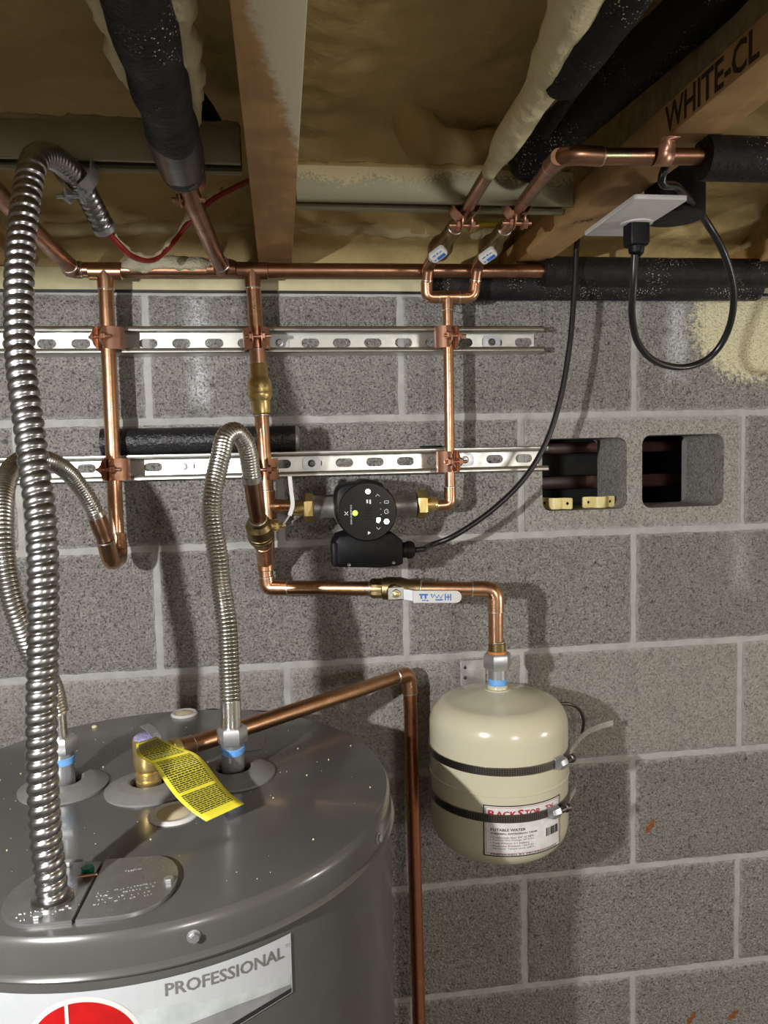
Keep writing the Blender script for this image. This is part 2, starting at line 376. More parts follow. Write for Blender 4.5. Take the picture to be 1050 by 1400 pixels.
def text2d(s, size=1., bold=0., align='LEFT'):
    c = D.curves.new('t', 'FONT'); c.body = s; c.size = size; c.align_x = align; c.offset = bold; c.resolution_u = 2
    o = D.objects.new('t', c); COL.objects.link(o); bpy.context.view_layer.update()
    me = D.meshes.new_from_object(o.evaluated_get(bpy.context.evaluated_depsgraph_get()))
    vs = [(p.co.x, p.co.y) for p in me.vertices]; fs = [tuple(p.vertices) for p in me.polygons]
    D.objects.remove(o); D.curves.remove(c); D.meshes.remove(me); return vs, fs
def fit2d(s, x0, y0, wid=None, hei=None, bold=0.):
    """text scaled into the box that starts at x0,y0"""
    vs, fs = text2d(s, 1., bold)
    if not vs: return [], []
    a = min(v[0] for v in vs); b = max(v[0] for v in vs); c = min(v[1] for v in vs); d = max(v[1] for v in vs)
    kx = wid/(b-a) if wid else hei/(d-c); ky = hei/(d-c) if hei else kx
    return [(x0+(x-a)*kx, y0+(y-c)*ky) for x, y in vs], fs
def holes_mesh(outer, holes, depth):
    """flat plate in 2D with holes, thickness depth; returns verts (x,y,z) and faces"""
    c = D.curves.new('h', 'CURVE'); c.dimensions = '2D'; c.fill_mode = 'BOTH'; c.extrude = depth/2
    for lp in [outer]+holes:
        sp = c.splines.new('POLY'); sp.points.add(len(lp)-1); sp.use_cyclic_u = True
        for p, q in zip(sp.points, lp): p.co = (q[0], q[1], 0, 1)
    o = D.objects.new('h', c); COL.objects.link(o); bpy.context.view_layer.update()
    me = D.meshes.new_from_object(o.evaluated_get(bpy.context.evaluated_depsgraph_get()))
    vs = [p.co.copy() for p in me.vertices]; fs = [tuple(p.vertices) for p in me.polygons]
    D.objects.remove(o); D.curves.remove(c); D.meshes.remove(me); return vs, fs
def rrect(x0, y0, x1, y1, r, n=5):
    out = []
    for (cx, cy, a) in ((x1-r, y1-r, 0), (x0+r, y1-r, 90), (x0+r, y0+r, 180), (x1-r, y0+r, 270)):
        out += [(cx+r*cos(math.radians(a+90*k/n)), cy+r*sin(math.radians(a+90*k/n))) for k in range(n+1)]
    return out
def circ(cx, cy, r, n=24): return [(cx+r*cos(2*pi*k/n), cy+r*sin(2*pi*k/n)) for k in range(n)]
def fbm(p, s, o=3):
    v = 0; a = 1
    for k in range(o): v += a*noise.noise(V(p)*s); s *= 2.1; a *= .5
    return v

# ================================================================== the room
BU, BV = .4064, .2032; ZTOP = BV; JB = .2413; ZF = -1.95
wall = thing('wall_back', None, None, (0, .1, ZF), kind='structure')
hx0, hx1 = 1.5*BU, 2.5*BU
g = G()
for a, b in (((-1.6, .0042, ZF), (hx0, .19, ZTOP)), ((hx1, .0042, ZF), (2.6, .19, ZTOP)), ((hx0, .0042, ZF), (hx1, .19, -BV)), ((hx0, .0042, 0), (hx1, .19, ZTOP))): g.box(a, b)
for a, b in (((hx0, .0042, -BV+.012), (hx0+.012, .19, -.012)), ((hx1-.012, .0042, -BV+.012), (hx1, .19, -.012)), ((hx0, .0042, -.012), (hx1, .19, 0)), ((hx0, .0042, -BV), (hx1, .19, -BV+.012))): g.box(a, b)
obj('mortar', g, m_mortar, wall, ang=0)
# tooled mortar beads
def block_mesh(seed):
    hw, hh = BU/2-.0055, BV/2-.0055; random.seed(seed); vs = []
    ax_ = lambda h, n: [-h, -h+.003]+[-h+.008+(2*h-.016)*k/n for k in range(n+1)]+[h-.003, h]
    xs, zs = ax_(hw, 22), ax_(hh, 10); nx, nz = len(xs)-1, len(zs)-1
    for j, z in enumerate(zs):
        for i, x in enumerate(xs):
            e = min(i, nx-i, j, nz-j); k = (.0011, .0014, .002)[min(2, e)]
            vs.append((x+random.uniform(-1, 1)*k, (.0035, .0012, 0)[min(2, e)]+(random.uniform(-.0005, .0005) if e else 0), z+random.uniform(-1, 1)*k))
    fs = [(j*(nx+1)+i, j*(nx+1)+i+1, (j+1)*(nx+1)+i+1, (j+1)*(nx+1)+i) for j in range(nz) for i in range(nx)]
    n = len(vs); bd = [i for i in range(nx+1)]+[(j+1)*(nx+1)-1 for j in range(1, nz+1)]+[nz*(nx+1)+i for i in range(nx-1, -1, -1)]+[j*(nx+1) for j in range(nz-1, 0, -1)]
    vs += [(vs[i][0], .02, vs[i][2]) for i in bd]; k = len(bd)
    fs += [(bd[i], bd[(i+1) % k], n+(i+1) % k, n+i) for i in range(k)]
    me = D.meshes.new('block'); me.from_pydata(vs, [], [f[::-1] for f in fs]); me.update()
    me.polygons.foreach_set('use_smooth', [True]*len(me.polygons)); me.set_sharp_from_angle(angle=math.radians(50)); return me
bms = [[block_mesh(i), block_mesh(i+9)] for i in range(3)]
for row in bms: row[0].materials.append(m_cmu); row[1].materials.append(m_cmu2)
for k in range(0, 11):                       # courses, the top one first
    zc = ZTOP-BV*(k+.5); off = 0 if k % 2 == 0 else .5
    for i in range(-3, 5):
        if k == 1 and i == 1: continue
        xc = (i+off+.5)*BU
        b = D.objects.new('block', bms[(i*7+k*3) % 3][1 if k == 3 else 0]); COL.objects.link(b); b.parent = wall
        b.location = V((xc, 0, zc))-WL[wall.name]
# the block laid on its side, both cores open
L0, L1 = P(741, 600), P(857, 697); R0, R1 = P(878, 595), P(989, 691)
cx_, cz_ = 2*BU, -BV/2
hl = [rrect(L0.x-cx_, L1.z-cz_+.002, L1.x-cx_, L0.z-cz_, .016), rrect(R0.x-cx_, R1.z-cz_, R1.x-cx_, R0.z-cz_, .016)]
vs, fs = holes_mesh(rrect(-BU/2+.0062, -BV/2+.0062, BU/2-.0062, BV/2-.0062, .003), hl, .125)
g = G().add([(v[0]+cx_, .0625-v[2]*1., v[1]+cz_) for v in vs], fs)
hb = obj('block', g, m_cmu2, wall, ang=30); hb['label'] = 'block laid on its side with two open cores'
hb.data.transform(Matrix.Translation(-(V((cx_, 0, cz_))-WL[wall.name]))); hb.location = V((cx_, 0, cz_))-WL[wall.name]
# sill and gasket
g = G().box((-1.6, -.001, ZTOP+.002), (2.6, .14, JB-.001), .0015); obj('trim_1', g, m_sill, kind='structure')
g = G().box((-1.6, -.003, ZTOP-.0015), (2.6, .13, ZTOP+.002)); obj('trim_2', g, m_black, kind='structure')
obj('floor', G().box((-1.7, -3.6, ZF-.05), (2.7, .2, ZF)), m_floor, kind='structure', ang=0)
obj('wall_left', G().box((-1.7, -3.6, ZF), (-1.6, .2, .5)), m_wallp, kind='structure', ang=0)
obj('wall_right', G().box((2.6, -3.6, ZF), (2.7, .2, .5)), m_wallp, kind='structure', ang=0)
obj('wall_front', G().box((-1.6, -3.6, ZF), (2.6, -3.5, .5)), m_wallp, kind='structure', ang=0)
# foam-sprayed ceiling and rim
prof = [V((0, y, z)) for y, z in ((-3.5, .385), (-.9, .385), (-.55, .38), (-.32, .375), (-.16, .365), (-.07, .345), (-.02, .325), (-.012, .305), (.012, .296), (.034, .288), (.04, .262), (.04, JB))]
g = G(); pr = resample(prof[:3], .035)+resample(prof[2:], .012)[1:]; xs = [-1.6+i*.02 for i in range(211)]
for p in pr:
    for x in xs:
        q = V((x, p.y, p.z)); n1 = fbm(q, 5, 3); n2 = fbm(q, 26, 3); near = max(0, min(1, (p.y+.22)/.15)); low = 1 if p.z > .285 else .25
        q.z += (n1*.012+n2*.009*(1-.5*near))*low; q.y += low*near*(n2*.010+noise.noise(V((x*9, p.z*60, 3)))*.010)
        g.v.append(q)
nx = len(xs); g.f = [(j*nx+i, j*nx+i+1, (j+1)*nx+i+1, (j+1)*nx+i) for j in range(len(pr)-1) for i in range(nx-1)]
n = len(g.v); g.add([(-1.6, -3.5, .5), (2.6, -3.5, .5), (2.6, .19, .5), (-1.6, .19, .5)], [(0, 1, 2, 3)])
obj('ceiling', g, m_foam, kind='structure', ang=180)
obj('wall_rim', G().box((-1.6, .05, JB), (2.6, .19, .5)), m_osb, kind='structure', ang=0)

m_foamm = foam_mat('fresh_foam_ridge', (.74, .64, .40), (.62, .52, .29), .004, 60)
for (xa, ya, xb, yb_) in ((20, 297, 345, 296), (20, 314, 345, 309), (400, 309, 600, 318), (640, 318, 700, 322)):
    a, b = P(xa, ya, -.004), P(xb, yb_, -.004); n = 60
    o = obj('foam_ridge', G().tube([lerp(a, b, i/n)+V((0, 0, .004*noise.noise(V((i*.13, ya, 0))))) for i in range(n+1)], [.002+.008*min(1, i/6, (n-i)/6) for i in range(n+1)], 12, mod=lambda i, k, p, d: 1+.45*fbm(p+d*.02, 22, 3)), m_foamm, D.objects['ceiling'], ang=180)
# joists
for i in range(-1, 3):
    x = .206+i*BU
    lab = {0: 'wooden I-joist smeared with pale foam, seen end on beside the black pipe', 1: 'wooden I-joist with stamped brown lettering, above the white outlet plate',
           -1: 'wooden I-joist at the far left, its end beside the steel conduit', 2: 'wooden I-joist at the right edge, behind the black insulation'}[i]
    t = thing('ceiling_joist', lab, 'joist', (x, -1.7, JB), group='ceiling joists')
    obj('bottom_flange', G().box((x-.0258, -3.49, JB), (x+.0258, .036, JB+.032), .0012), m_wood1 if i == 0 else m_wood, t)
    obj('web', G().box((x-.005, -3.49, JB+.032), (x+.005, .036, .40)), m_osb, t, ang=0)
    if i == 1:
        ya_, yb_ = PZ(893, 188.9, JB).y, PZ(1023, 74, JB).y; tv = fit2d('WHITE-CL', 0, 0, (ya_-yb_)*.95, .0265, .02)
        g = G().add([(x-.0261, ya_-u, JB+.0025+v) for u, v in tv[0]], tv[1]); obj('stamped_lettering', g, m_inkbr, t, ang=0)
        o = PZ(787, 303, JB-.0004); o2 = PZ(812, 299, JB-.0004); ux = (o2-o); tv = fit2d('120', 0, 0, 1, .5)
        g = G().add([o+ux*u+V((0, -.02, 0))*-v for u, v in tv[0]], tv[1]); obj('pencil_mark', g, m_inkbr, t, ang=0)

# unseen work lamp; hooded cover added to keep its light off the ceiling
wl = thing('work_lamp', 'unseen black work lamp on a pole, hooded to shade the ceiling', 'lamp', (LAMP.x, LAMP.y-.06, ZF))
hx = V((cos(-.42), -sin(-.42)*-1, 0)); hx = V((cos(.42), -sin(.42), 0)); hy = V((sin(.42), cos(.42), 0)); fr_ = (LAMP, hx, hy)
obj('light_blocking_hood', G().prism([(-.20, -.06), (.20, -.06), (.24, .26), (-.24, .26)], fr_, .050, .053), m_blk, wl, ang=0)
obj('housing', G().prism([(-.09, -.06), (.09, -.06), (.09, -.03), (-.09, -.03)], fr_, -.07, .050), m_blk, wl, ang=0)
pb = LAMP-hy*.045; obj('pole', G().tube([V((pb.x, pb.y, ZF+.03)), pb-V((0, 0, .07))], .012, 12), m_blk, wl)
for k in range(3):
    a = k*2*pi/3+.4; obj('leg', G().tube([V((pb.x, pb.y, ZF+.4)), V((pb.x+.28*cos(a), pb.y+.28*sin(a), ZF+.008))], .008, 8), m_blk, wl)
# ================================================================== wall struts
def c_section(g, x0, x1, org, ydir, zdir, W=.0413, Dp=.0413, t=.0025, lip=.0085, ret=.006):
    """sides, front flanges and returned lips of a strut along X; ydir points out of the open face"""
    o = V(org)
    pts = [(W/2, 0), (W/2, Dp-.002), (W/2-.002, Dp), (W/2-lip+.002, Dp), (W/2-lip, Dp-.002), (W/2-lip, Dp-ret)]
    inn = [(W/2-t, 0), (W/2-t, Dp-t-.001), (W/2-t-.001, Dp-t), (W/2-lip+t, Dp-t), (W/2-lip+t, Dp-t), (W/2-lip+t-.0004, Dp-ret)]
    for sg in (1, -1):
        lp = [o+zdir*(a*sg)+ydir*b for a, b in pts+inn[::-1]]; n = len(lp)
        vs = [p+V((x0, 0, 0)) for p in lp]+[p+V((x1, 0, 0)) for p in lp]
        fs = [(k, (k+1) % n, n+(k+1) % n, n+k) for k in range(n)]
        m_ = n//2
        for b0 in (0, n): fs += [(b0+k, b0+k+1, b0+n-2-k, b0+n-1-k) for k in range(m_-1)]
        g.add(vs, fs)
def strut(name, label, x0, x1, zc, sx, washers):
    t = thing(name, label, 'strut channel', (x0, 0, zc-.0207), group='slotted wall struts')
    g = G(); c_section(g, x0, x1, (0, 0, zc), V((0, -1, 0)), V((0, 0, 1))); obj('channel_sides', g, m_galv, t, ang=45)
    hs = []; s = sx
    while s > x0+.03: s -= .0508
    s += .0508
    while s < x1-.02:
        hs.append(rrect(s-.0143, -.0071, s+.0143, .0071, .007)); s += .0508
    vs, fs = holes_mesh([(x0, -.0206), (x1-.004, -.0206), (x1-.004, .0206), (x0, .0206)], hs, .0025)
    obj('slotted_back', G().add([(v[0], -.0014-v[2], v[1]+zc) for v in vs], fs), m_galv, t, ang=30)
    for wx in washers:
        w_ = obj('washer', G().prism(rrect(wx-.015, zc-.0112, wx+.015, zc+.0112, .008), (V((0, 0, 0)), V((1, 0, 0)), V((0, 0, 1))), .003, .0052), m_zinc, t)
        o = V((wx, 0, zc)); g = G().lathe(o, (0, -1, 0), [(.0062, .005), (.0062, .0062), (.0045, .0066)], 16).hexn(o, (0, -1, 0), .0042, .006, .010)
        obj('screw', g, m_dark if wx in washers[1:2] else m_zinc, w_)
    return t
def zmid(px, y0, y1, Y): return (P(px, y0, Y).z+P(px, y1, Y).z)/2
zu = zmid(550, 446.7, 480.5, -.0413); zl = zmid(550, 614.8, 647, -.0413)
strut('strut_channel', 'upper slotted steel strut on the wall, ending left of the hanging cord', -1.2, P(744, 464, -.0413).x, zu, P(203, 466, 0).x, [P(382, 469, 0).x, P(671, 466, 0).x])
strut('strut_channel', 'lower slotted steel strut on the wall, its end overlapping the open block', -1.2, P(750, 628, -.0413).x, zl, P(210, 641, 0).x, [P(252, 638, 0).x, P(426, 633, 0).x, P(635, 629, 0).x])
ZU, ZL = zu, zl

# ceiling struts: open face down
def cstrut(label, x0, x1, yf, zb):
    t = thing('ceiling_strut', label, 'strut channel', ((x0+x1)/2, yf+.02, zb), group='ceiling struts')
    g = G(); c_section(g, x0, x1, (0, yf+.0207, zb+.0413), V((0, 0, -1)), V((0, 1, 0))); obj('channel_sides', g, m_galvd, t, ang=45)
    obj('channel_back', G().box((x0, yf, zb+.0388), (x1, yf+.0413, zb+.0413)), m_galvd, t)
    g = G().tube([(x0+.001+i*(x1-x0-.002)/50, yf+.012+.004*noise.noise(V((i*.7, 0, 0))), zb+.0425) for i in range(51)], .011, 8,
                 mod=lambda i, k, p, d: .75+.5*fbm(p+d*.01, 60, 2)*(.6)); obj('foam_bead', g, m_crust if x0 < 0 else m_foam, t, ang=180)
    return t
ZBL, YL = .275, -.348; ZBR, YR = .2505, -.302
cstrut('steel strut across the left joist bay, above the conduit clamp', -.168, P(329, 225, YL).x, YL, ZBL)
cstrut('steel strut across the middle joist bay, carrying the two white-handled valve pipes', .234, .584, YR, ZBR)

# ================================================================== pipes
R34, R12 = .0111, .0080
def coupling(t, a, b, r, mat=m_cu, name='coupling', ends=(1, 1), seg=24):
    a, b = V(a), V(b); ax = (b-a); L = ax.length
    o = obj(name, G().lathe(a, ax, [(r, 0), (r+.0014, .0008), (r+.0014, L-.0008), (r, L)], seg), mat, t)
    for e, p in zip(ends, (a, b)):
        if e: obj('solder_ring', ring(p, ax, r+.0008, .0028), m_sold, o)
    return o
def elbow(t, path, r, mat=m_cu, seg=20, ends=(1, 1)):
    o = obj('elbow', G().tube(path, r+.0014, seg), mat, t)
    for e, (p, q) in zip(ends, ((path[0], path[1]), (path[-1], path[-2]))):
        if e: obj('solder_ring', ring(p, q-p, r+.0008, .0028), m_sold, o)
    return o

YH = -.060; HA, HB = P(100, 369, YH), P(745, 371, YH)
YD = -.056
# header
hd = thing('header_pipe', 'long horizontal copper pipe under the sill, left part crusted with foam', 'copper pipe', (HA+HB)/2)
hp2 = HB+V((.5, 0, 0)); obj('pipe', G().tube([HA, HB, hp2], R34, 24), m_cud, hd)
tee1, tee2 = P(144, 371, YH), P(345, 370, YH)
for tp, foam in ((tee1, 1), (tee2, 0)):
    o = obj('tee', G().lathe(tp-V((.024, 0, 0)), (1, 0, 0), [(R34, 0), (.0127, .001), (.0127, .047), (R34, .048)], 24).lathe(tp, (0, .0, -1), [(.0128, 0), (.0125, .026), (R34, .0265)], 24), m_cu if foam else m_cud, hd)
    obj('solder_ring', ring(tp-V((0, 0, .026)), (0, 0, 1), .012), m_sold, o)
tee3 = P(303, 368, YH)
o = obj('tee', G().lathe(tee3-V((.022, 0, 0)), (1, 0, 0), [(R34, 0), (.0127, .001), (.0127, .043), (R34, .044)], 24).lathe(tee3, (0, -1, .12), [(.0128, 0), (.0125, .022), (R34, .0225)], 24), m_cud, hd)
obj('solder_ring', ring(tee3+V((0, -.022, .0026)), (0, -1, .12), .012), m_sold, o)
# foam crust on the header
A, B = P(168, 367, YH), P(292, 366, YH)
g = G().tube([lerp(A, B, i/40)+V((0, -.0055, .001)) for i in range(41)], [.004+.0115*min(1, (i+1)/5, (41-i)/6) for i in range(41)], 20, mod=lambda i, k, p, d: .92+.25*fbm(p+d*.02, 55, 3)-(.35 if d.z < -.45 else 0))
obj('foam_crust', g, m_crust, hd, ang=180)

# left ceiling pipe into the header's end
lp = thing('ceiling_pipe', 'bare copper pipe behind the steel conduit, running into the left end of the header', 'copper pipe', P(60, 325, -.15))
a = P(3, 271, -.34); d = (a-P(100, 369, YH)).normalized()
obj('pipe', G().tube([P(100, 369, YH)+d*.02, a, a+d*.3], R34, 20), m_cud, lp)
elbow(lp, [HA+V((.012, 0, 0)), HA+V((.004, -.0008, 0)), HA+V((-.003, -.004, .0))+d*.004, HA+d*.014, HA+d*.024], R34, m_cud)

# insulated pipe in the left bay
ip = thing('insulated_pipe', 'copper pipe in thick black insulation, hanging down the left joist bay', 'insulated pipe', P(262, 275, -.30))
c0 = P(263, 274, -.325); dirp = (c0-tee3).normalized()
obj('pipe', G().tube([tee3+dirp*.018, c0, P(245, 215, -.40)], R34, 20), m_cud, ip)
ia, ib = P(251, 236, -.362), P(187, 0, -.70); far = ib+(ib-ia)*3
pts = [lerp(ia, ib, i/60) for i in range(61)]+[lerp(ib, far, i/10) for i in range(1, 11)]
obj('insulation', G().tube(pts, [.012]+[.0225]+[.0245+.001*sin(i*.4) for i in range(69)], 24, mod=lambda i, k, p, d: 1+.05*fbm(p+d*.02, 30, 2)), m_ins, ip, ang=60)
tp = [lerp(ia, ib, t) for t in (.012, .05, .12, .2, .3, .36)]
obj('tape_wrap', G().tube(tp, [.0235, .0250, .0258, .0262, .0264, .0258], 24), m_tape, ip)
for sgn, w0 in ((-1, .012), (1, .012)):
    pts = [lerp(ia, ib, .22+i*.026)+V((sgn*(.019+.004*min(1, i/12)), 0, .018)) for i in range(46)]
    g = G().tube(pts, [w0*min(1, (i+2)/16)+.002 for i in range(46)], 10, mod=lambda i, k, p, d: .95+.5*fbm(p+d*.01, 40, 2)); obj('foam_bead', g, m_foamw, ip, ang=180)

# pipe clamps (two halves, bolt and nut)
def clamp(label, c, ax, out, r, mat, hgt=.0165, wid=None, tail=.014):
    """c: pipe centre, ax: pipe axis, out: direction away from the strut"""
    c, ax, out = V(c), V(ax).normalized(), V(out).normalized(); out = (out-ax*out.dot(ax)).normalized(); side = out.cross(ax)
    t = thing('pipe_clamp', label, 'pipe clamp', c, group='strut pipe clamps')
    for sg in (1, -1):
        W_ = r*.9+.0085
        path = [(W_-.002, -(r+.004), hgt), (W_, -(r+.002), hgt), (W_, -r*.35, hgt), (W_-.002, r*.15, hgt), (r*.85+.002, r*.72, hgt), (r*.5+.002, r+.0012, hgt)]
        for q in range(0, 6): path.append((max(.0052, r*.35+.002), r+.003+q*.0027, hgt*math.sqrt(max(.03, 1-(q/5.3)**2))))
        g = G(); vs = []
        for (x, y, h) in path:
            for dx in (0, .0017):
                for z in (-h, h): vs.append(c+side*(sg*(x+dx))+out*y+ax*z)
        fs = []
        for i in range(len(path)-1):
            b = i*4; n = b+4; fs += [(b, b+1, n+1, n), (b+2, n+2, n+3, b+3), (b, n, n+2, b+2), (b+1, b+3, n+3, n+1)]
        b = (len(path)-1)*4; fs += [(0, 2, 3, 1), (b, b+1, b+3, b+2)]
        obj('clamp_half', g.add(vs, fs), mat, t, ang=50)
    o = c+out*(r+.009)
    obj('bolt', G().lathe(o-side*.021, side, [(.0028, 0), (.0028, .038)], 10).hexn(o+side*.0072, side, .0068, 0, .005), mat, t)
    obj('nut', G().hexn(o-side*.0122, side, .0066, 0, .005), mat, t)
    return t

# left drop pipe with its return bend
b0 = P(159.5, 735, YD-.006); t0 = P(144.5, 388, YD-.002)
dp = thing('drop_pipe', 'leftmost vertical copper pipe on the wall, turning up at its foot to meet the hose', 'copper pipe', b0)
obj('pipe', G().tube([t0, b0], R34, 24), m_cu, dp)
bend = fillet([P(161, 731, YD-.006), P(163.5, 764, YD-.014), P(152, 768, -.118), P(144, 739, -.138)], .022, 10)
elbow(dp, bend, R34, m_cu)
tl0, tl1 = P(144, 739, -.138), P(130.5, 702, -.150)
obj('copper_tail', G().tube([tl0, lerp(tl0, tl1, .25), lerp(tl0, tl1, .35), tl1], [R34+.0002, R34+.0002, .0125, .0125], 24), m_cud, dp)
clamp('copper pipe clamp on the upper strut, leftmost of three, holding the left drop pipe', P(147.5, 463, YD-.002), t0-b0, (-.45, -1, 0), R34, m_cup)
clamp('copper pipe clamp on the lower strut, leftmost of three, holding the left drop pipe', P(155.5, 642, YD-.005), t0-b0, (-.25, -1, 0), R34, m_cup)

# corrugated hoses
def corr(pts, r, pitch, depth, helix=False, seg=20, sub=5, sharp=1.):
    path = spline(pts, pitch/sub); n = len(path); L = [0]
    for a, b in zip(path, path[1:]): L.append(L[-1]+(b-a).length)
    def mod(i, k, p, d):
        ph = L[i]/pitch-(k if helix else 0); f = ph-math.floor(ph)
        return 1-depth*abs(cos(pi*f))**sharp
    return G().tube(path, r, seg, mod=mod), path
def hexnut(t, p, ax, r, h, mat, name='union_nut', parent=None): return obj(name, G().hexn(p, ax, r, 0, h), mat, parent or t)

HZ = -.442                                       # top of the heater
hc = (.0402, -.3630); HR = .2815
nip1, nip2 = PZ(87, 1072, HZ+.004), PZ(319, 1055, HZ+.004)
def hose_end(t, base, top_z, r=.0135):
    """collar, nut above the nipple"""
    pass
fh = thing('flexible_hose', 'corrugated steel water hose looping behind the thick steel conduit', 'water hose', nip1+V((0, 0, .055)))
pts = [(131, 702.5, -.150), (123, 687, -.157), (111, 668, -.170), (91, 644, -.195), (64, 629, -.235), (38, 627, -.27), (19, 638, -.31), (7, 660, -.35), (3, 690, -.38), (3.5, 729, -.40), (7, 771, -.405), (17, 821, -.405), (29, 855, -.40), (42, 888, -.39), (60, 918, -.372), (73, 945, -.355), (79, 972, -.348)]
pp = [P(*q) for q in pts]; g, pth = corr(pp, .0124, .0044, .11)
obj('corrugated_tube', g, m_steel, fh)
c1, c2 = P(78.5, 968, -.348), P(82, 1010, -.348)
obj('collar', G().tube([c1, c2], .0092, 20), m_steel, fh); obj('collar', G().tube([pth[0]+(pth[0]-pth[1]).normalized()*.004, pth[4]], .0131, 20), m_steel, fh)
n0 = P(82, 1006, -.348); obj('union_nut', G().hexn(n0, P(84, 1026, -.348)-n0, .0185, 0, .019), m_zinc, fh)

fh2 = thing('flexible_hose', 'corrugated steel water hose arching in front of the middle pipe', 'water hose', nip2+V((0, 0, .055)))
pts = [(344.5, 655, -.205), (342.5, 640, -.212), (340, 622, -.222), (334, 603, -.235), (321, 590, -.252), (308, 598, -.268), (302.5, 620, -.28), (296.5, 645, -.29), (290.5, 674, -.30), (289, 700, -.305), (292, 725, -.312), (298, 762, -.32), (302, 799, -.326), (306, 824, -.332), (310, 853, -.34), (312, 886, -.345), (313.4, 923, -.35), (315, 960, -.355)]
pp = [P(*q) for q in pts]; g, pth2 = corr(pp, .0130, .0044, .11)
obj('corrugated_tube', g, m_steel, fh2)
c1, c2 = P(315, 957, -.355), P(316, 996, -.355)
obj('collar', G().tube([c1, c2], .0122, 20), m_steel, fh2); obj('collar', G().tube([pth2[0]+(pth2[0]-pth2[1]).normalized()*.003, pth2[6]], .0131, 20), m_steel, fh2)
n0 = P(317, 993, -.355); obj('union_nut', G().hexn(n0, P(318, 1012, -.355)-n0, .0180, 0, .020), m_zinc, fh2)

# middle drop pipe with brass check valve
m0, m1 = P(346.3, 390, YD-.002), P(369, 690, YD-.006)
md = thing('drop_pipe', 'middle vertical copper pipe with a brass check valve, above the pump branch', 'copper pipe', m1)
mid = lambda y: P(346.3+(y-390)*(363.5-346.3)/(660-390), y, YD-.004)
obj('pipe', G().tube([m0, mid(640), P(364.5, 672, YD-.004), P(366, 770, YD-.004)], R34, 24), m_cu, md)
coupling(md, mid(478), mid(498), R34, m_cup)
a = mid(497); b = mid(567); ax = b-a; L = ax.length
g = G().lathe(a, ax, [(.0128, 0), (.0135, .002), (.0135, L*.25), (.0155, L*.3), (.0182, L*.36), (.0186, L*.5), (.0178, L*.55), (.0186, L*.58), (.0186, L*.64), (.0150, L*.72), (.0142, L*.74), (.0142, L*.97), (.012, L)], 32)
cv = obj('check_valve', g, m_brass, md, label='brass check valve body')
obj('solder_ring', ring(mid(497), ax, .012), m_sold, cv); obj('solder_ring', ring(mid(568), ax, .012), m_sold, cv)
obj('raised_lettering', G().add(*[(lambda tv: [mid(530)+V((sin(u/.0188)*.0189, -cos(u/.0188)*.0189, v)) for u, v in tv[0]])(fit2d('7/8-3/4', -.010, -.002, .02, .005)), fit2d('7/8-3/4', 0, 0, .02, .005)[1]]), m_bronze, cv, ang=0)
tq = P(366.5, 692, YD-.004)
o = obj('tee', G().lathe(P(364.8, 671, YD-.004), P(367.5, 712, YD-.004)-P(364.8, 671, YD-.004), [(R34, 0), (.0125, .001), (.0125, .044), (R34, .045)], 24).lathe(tq, (1, 0, 0), [(.0125, 0), (.0105, .016), (.0095, .0235), (.008, .024)], 24), m_cu, md)
obj('solder_ring', ring(P(364.8, 671, YD-.004), (0, 0, 1), .0118), m_sold, o)
clamp('copper pipe clamp on the upper strut, second from left, above the brass check valve', mid(463), m0-m1, (.05, -1, 0), R34, m_cup)
clamp('copper pipe clamp on the lower strut, second from left, beside the arching hose', mid(642), m0-m1, (-.1, -1, 0), R34, m_cup)

# hose tail, dark bronze ball valve, and the arm to the expansion tank
va, vb = P(344.8, 656, -.205), P(353, 712, -.165); vc = P(358.5, 742, -.13); vd = P(362, 768, -.085)
bv = thing('ball_valve', 'dark bronze ball valve under the arching hose, pale lever turned up', 'valve', vc)
obj('copper_tail', G().tube([va, lerp(va, vb, .78), lerp(va, vb, .84), vb], [.0122, .0122, .0112, .0112], 24), m_cud, bv)
ax = vc-vb; L = ax.length
g = G().lathe(vb-ax.normalized()*.004, ax, [(.0125, 0), (.0142, .001), (.0142, .007), (.019, .014), (.0195, .022), (.0195, .030), (.0185, .031), (.0195, .032), (.0195, .036), (.0185, .037), (.0192, .038), (.0185, .043), (.0145, .052), (.0135, .056), (.0125, .057)], 32)
body = obj('valve_body', g, m_bronze, bv, ang=18); obj('solder_ring', ring(vb-ax.normalized()*.003, ax, .0125, .004), m_sold, body)
s0 = P(366, 719, -.155); ux = V((1, 0, 0))
g = G().lathe(s0, ux, [(.008, 0), (.008, .012)], 16).hexn(s0, ux, .0085, .009, .016).lathe(s0, ux, [(.004, .014), (.004, .026)], 12); obj('valve_stem', g, m_brass, bv)
h0, h1, h2, h3 = P(386, 719, -.16), P(396, 704, -.165), P(400, 690, -.168), P(396, 651, -.175)
def strip(path, wv, th, mat, name, parent, rnd=False):
    g = G(); vs = []; path = [V(p) for p in path]; n = len(path); wv = V(wv)
    for i, p in enumerate(path):
        T = (path[min(i+1, n-1)]-path[max(0, i-1)]).normalized(); N = T.cross(wv).normalized()
        k = 1. if not rnd else (.55 if i in (n-1,) else 1)
        for a, b in ((-1, -1), (1, -1), (1, 1), (-1, 1)): vs.append(p+wv*a*k+N*(b*th/2))
    fs = [(i*4+k, i*4+(k+1) % 4, i*4+4+(k+1) % 4, i*4+4+k) for i in range(n-1) for k in range(4)]+[(3, 2, 1, 0), tuple((n-1)*4+k for k in range(4))]
    return obj(name, g.add(vs, fs), mat, parent, ang=50)
lv = strip(spline([h0, lerp(h0, h1, .7), h1], .004), (0, .009, 0), .002, m_zinc, 'lever', bv)
strip(spline([h1, h2, lerp(h2, h3, .5), h3], .006), (0, .0095, 0), .0055, m_white, 'lever_grip', lv, True)
u0, u1 = P(360, 744, -.118), P(362.5, 766, -.075)
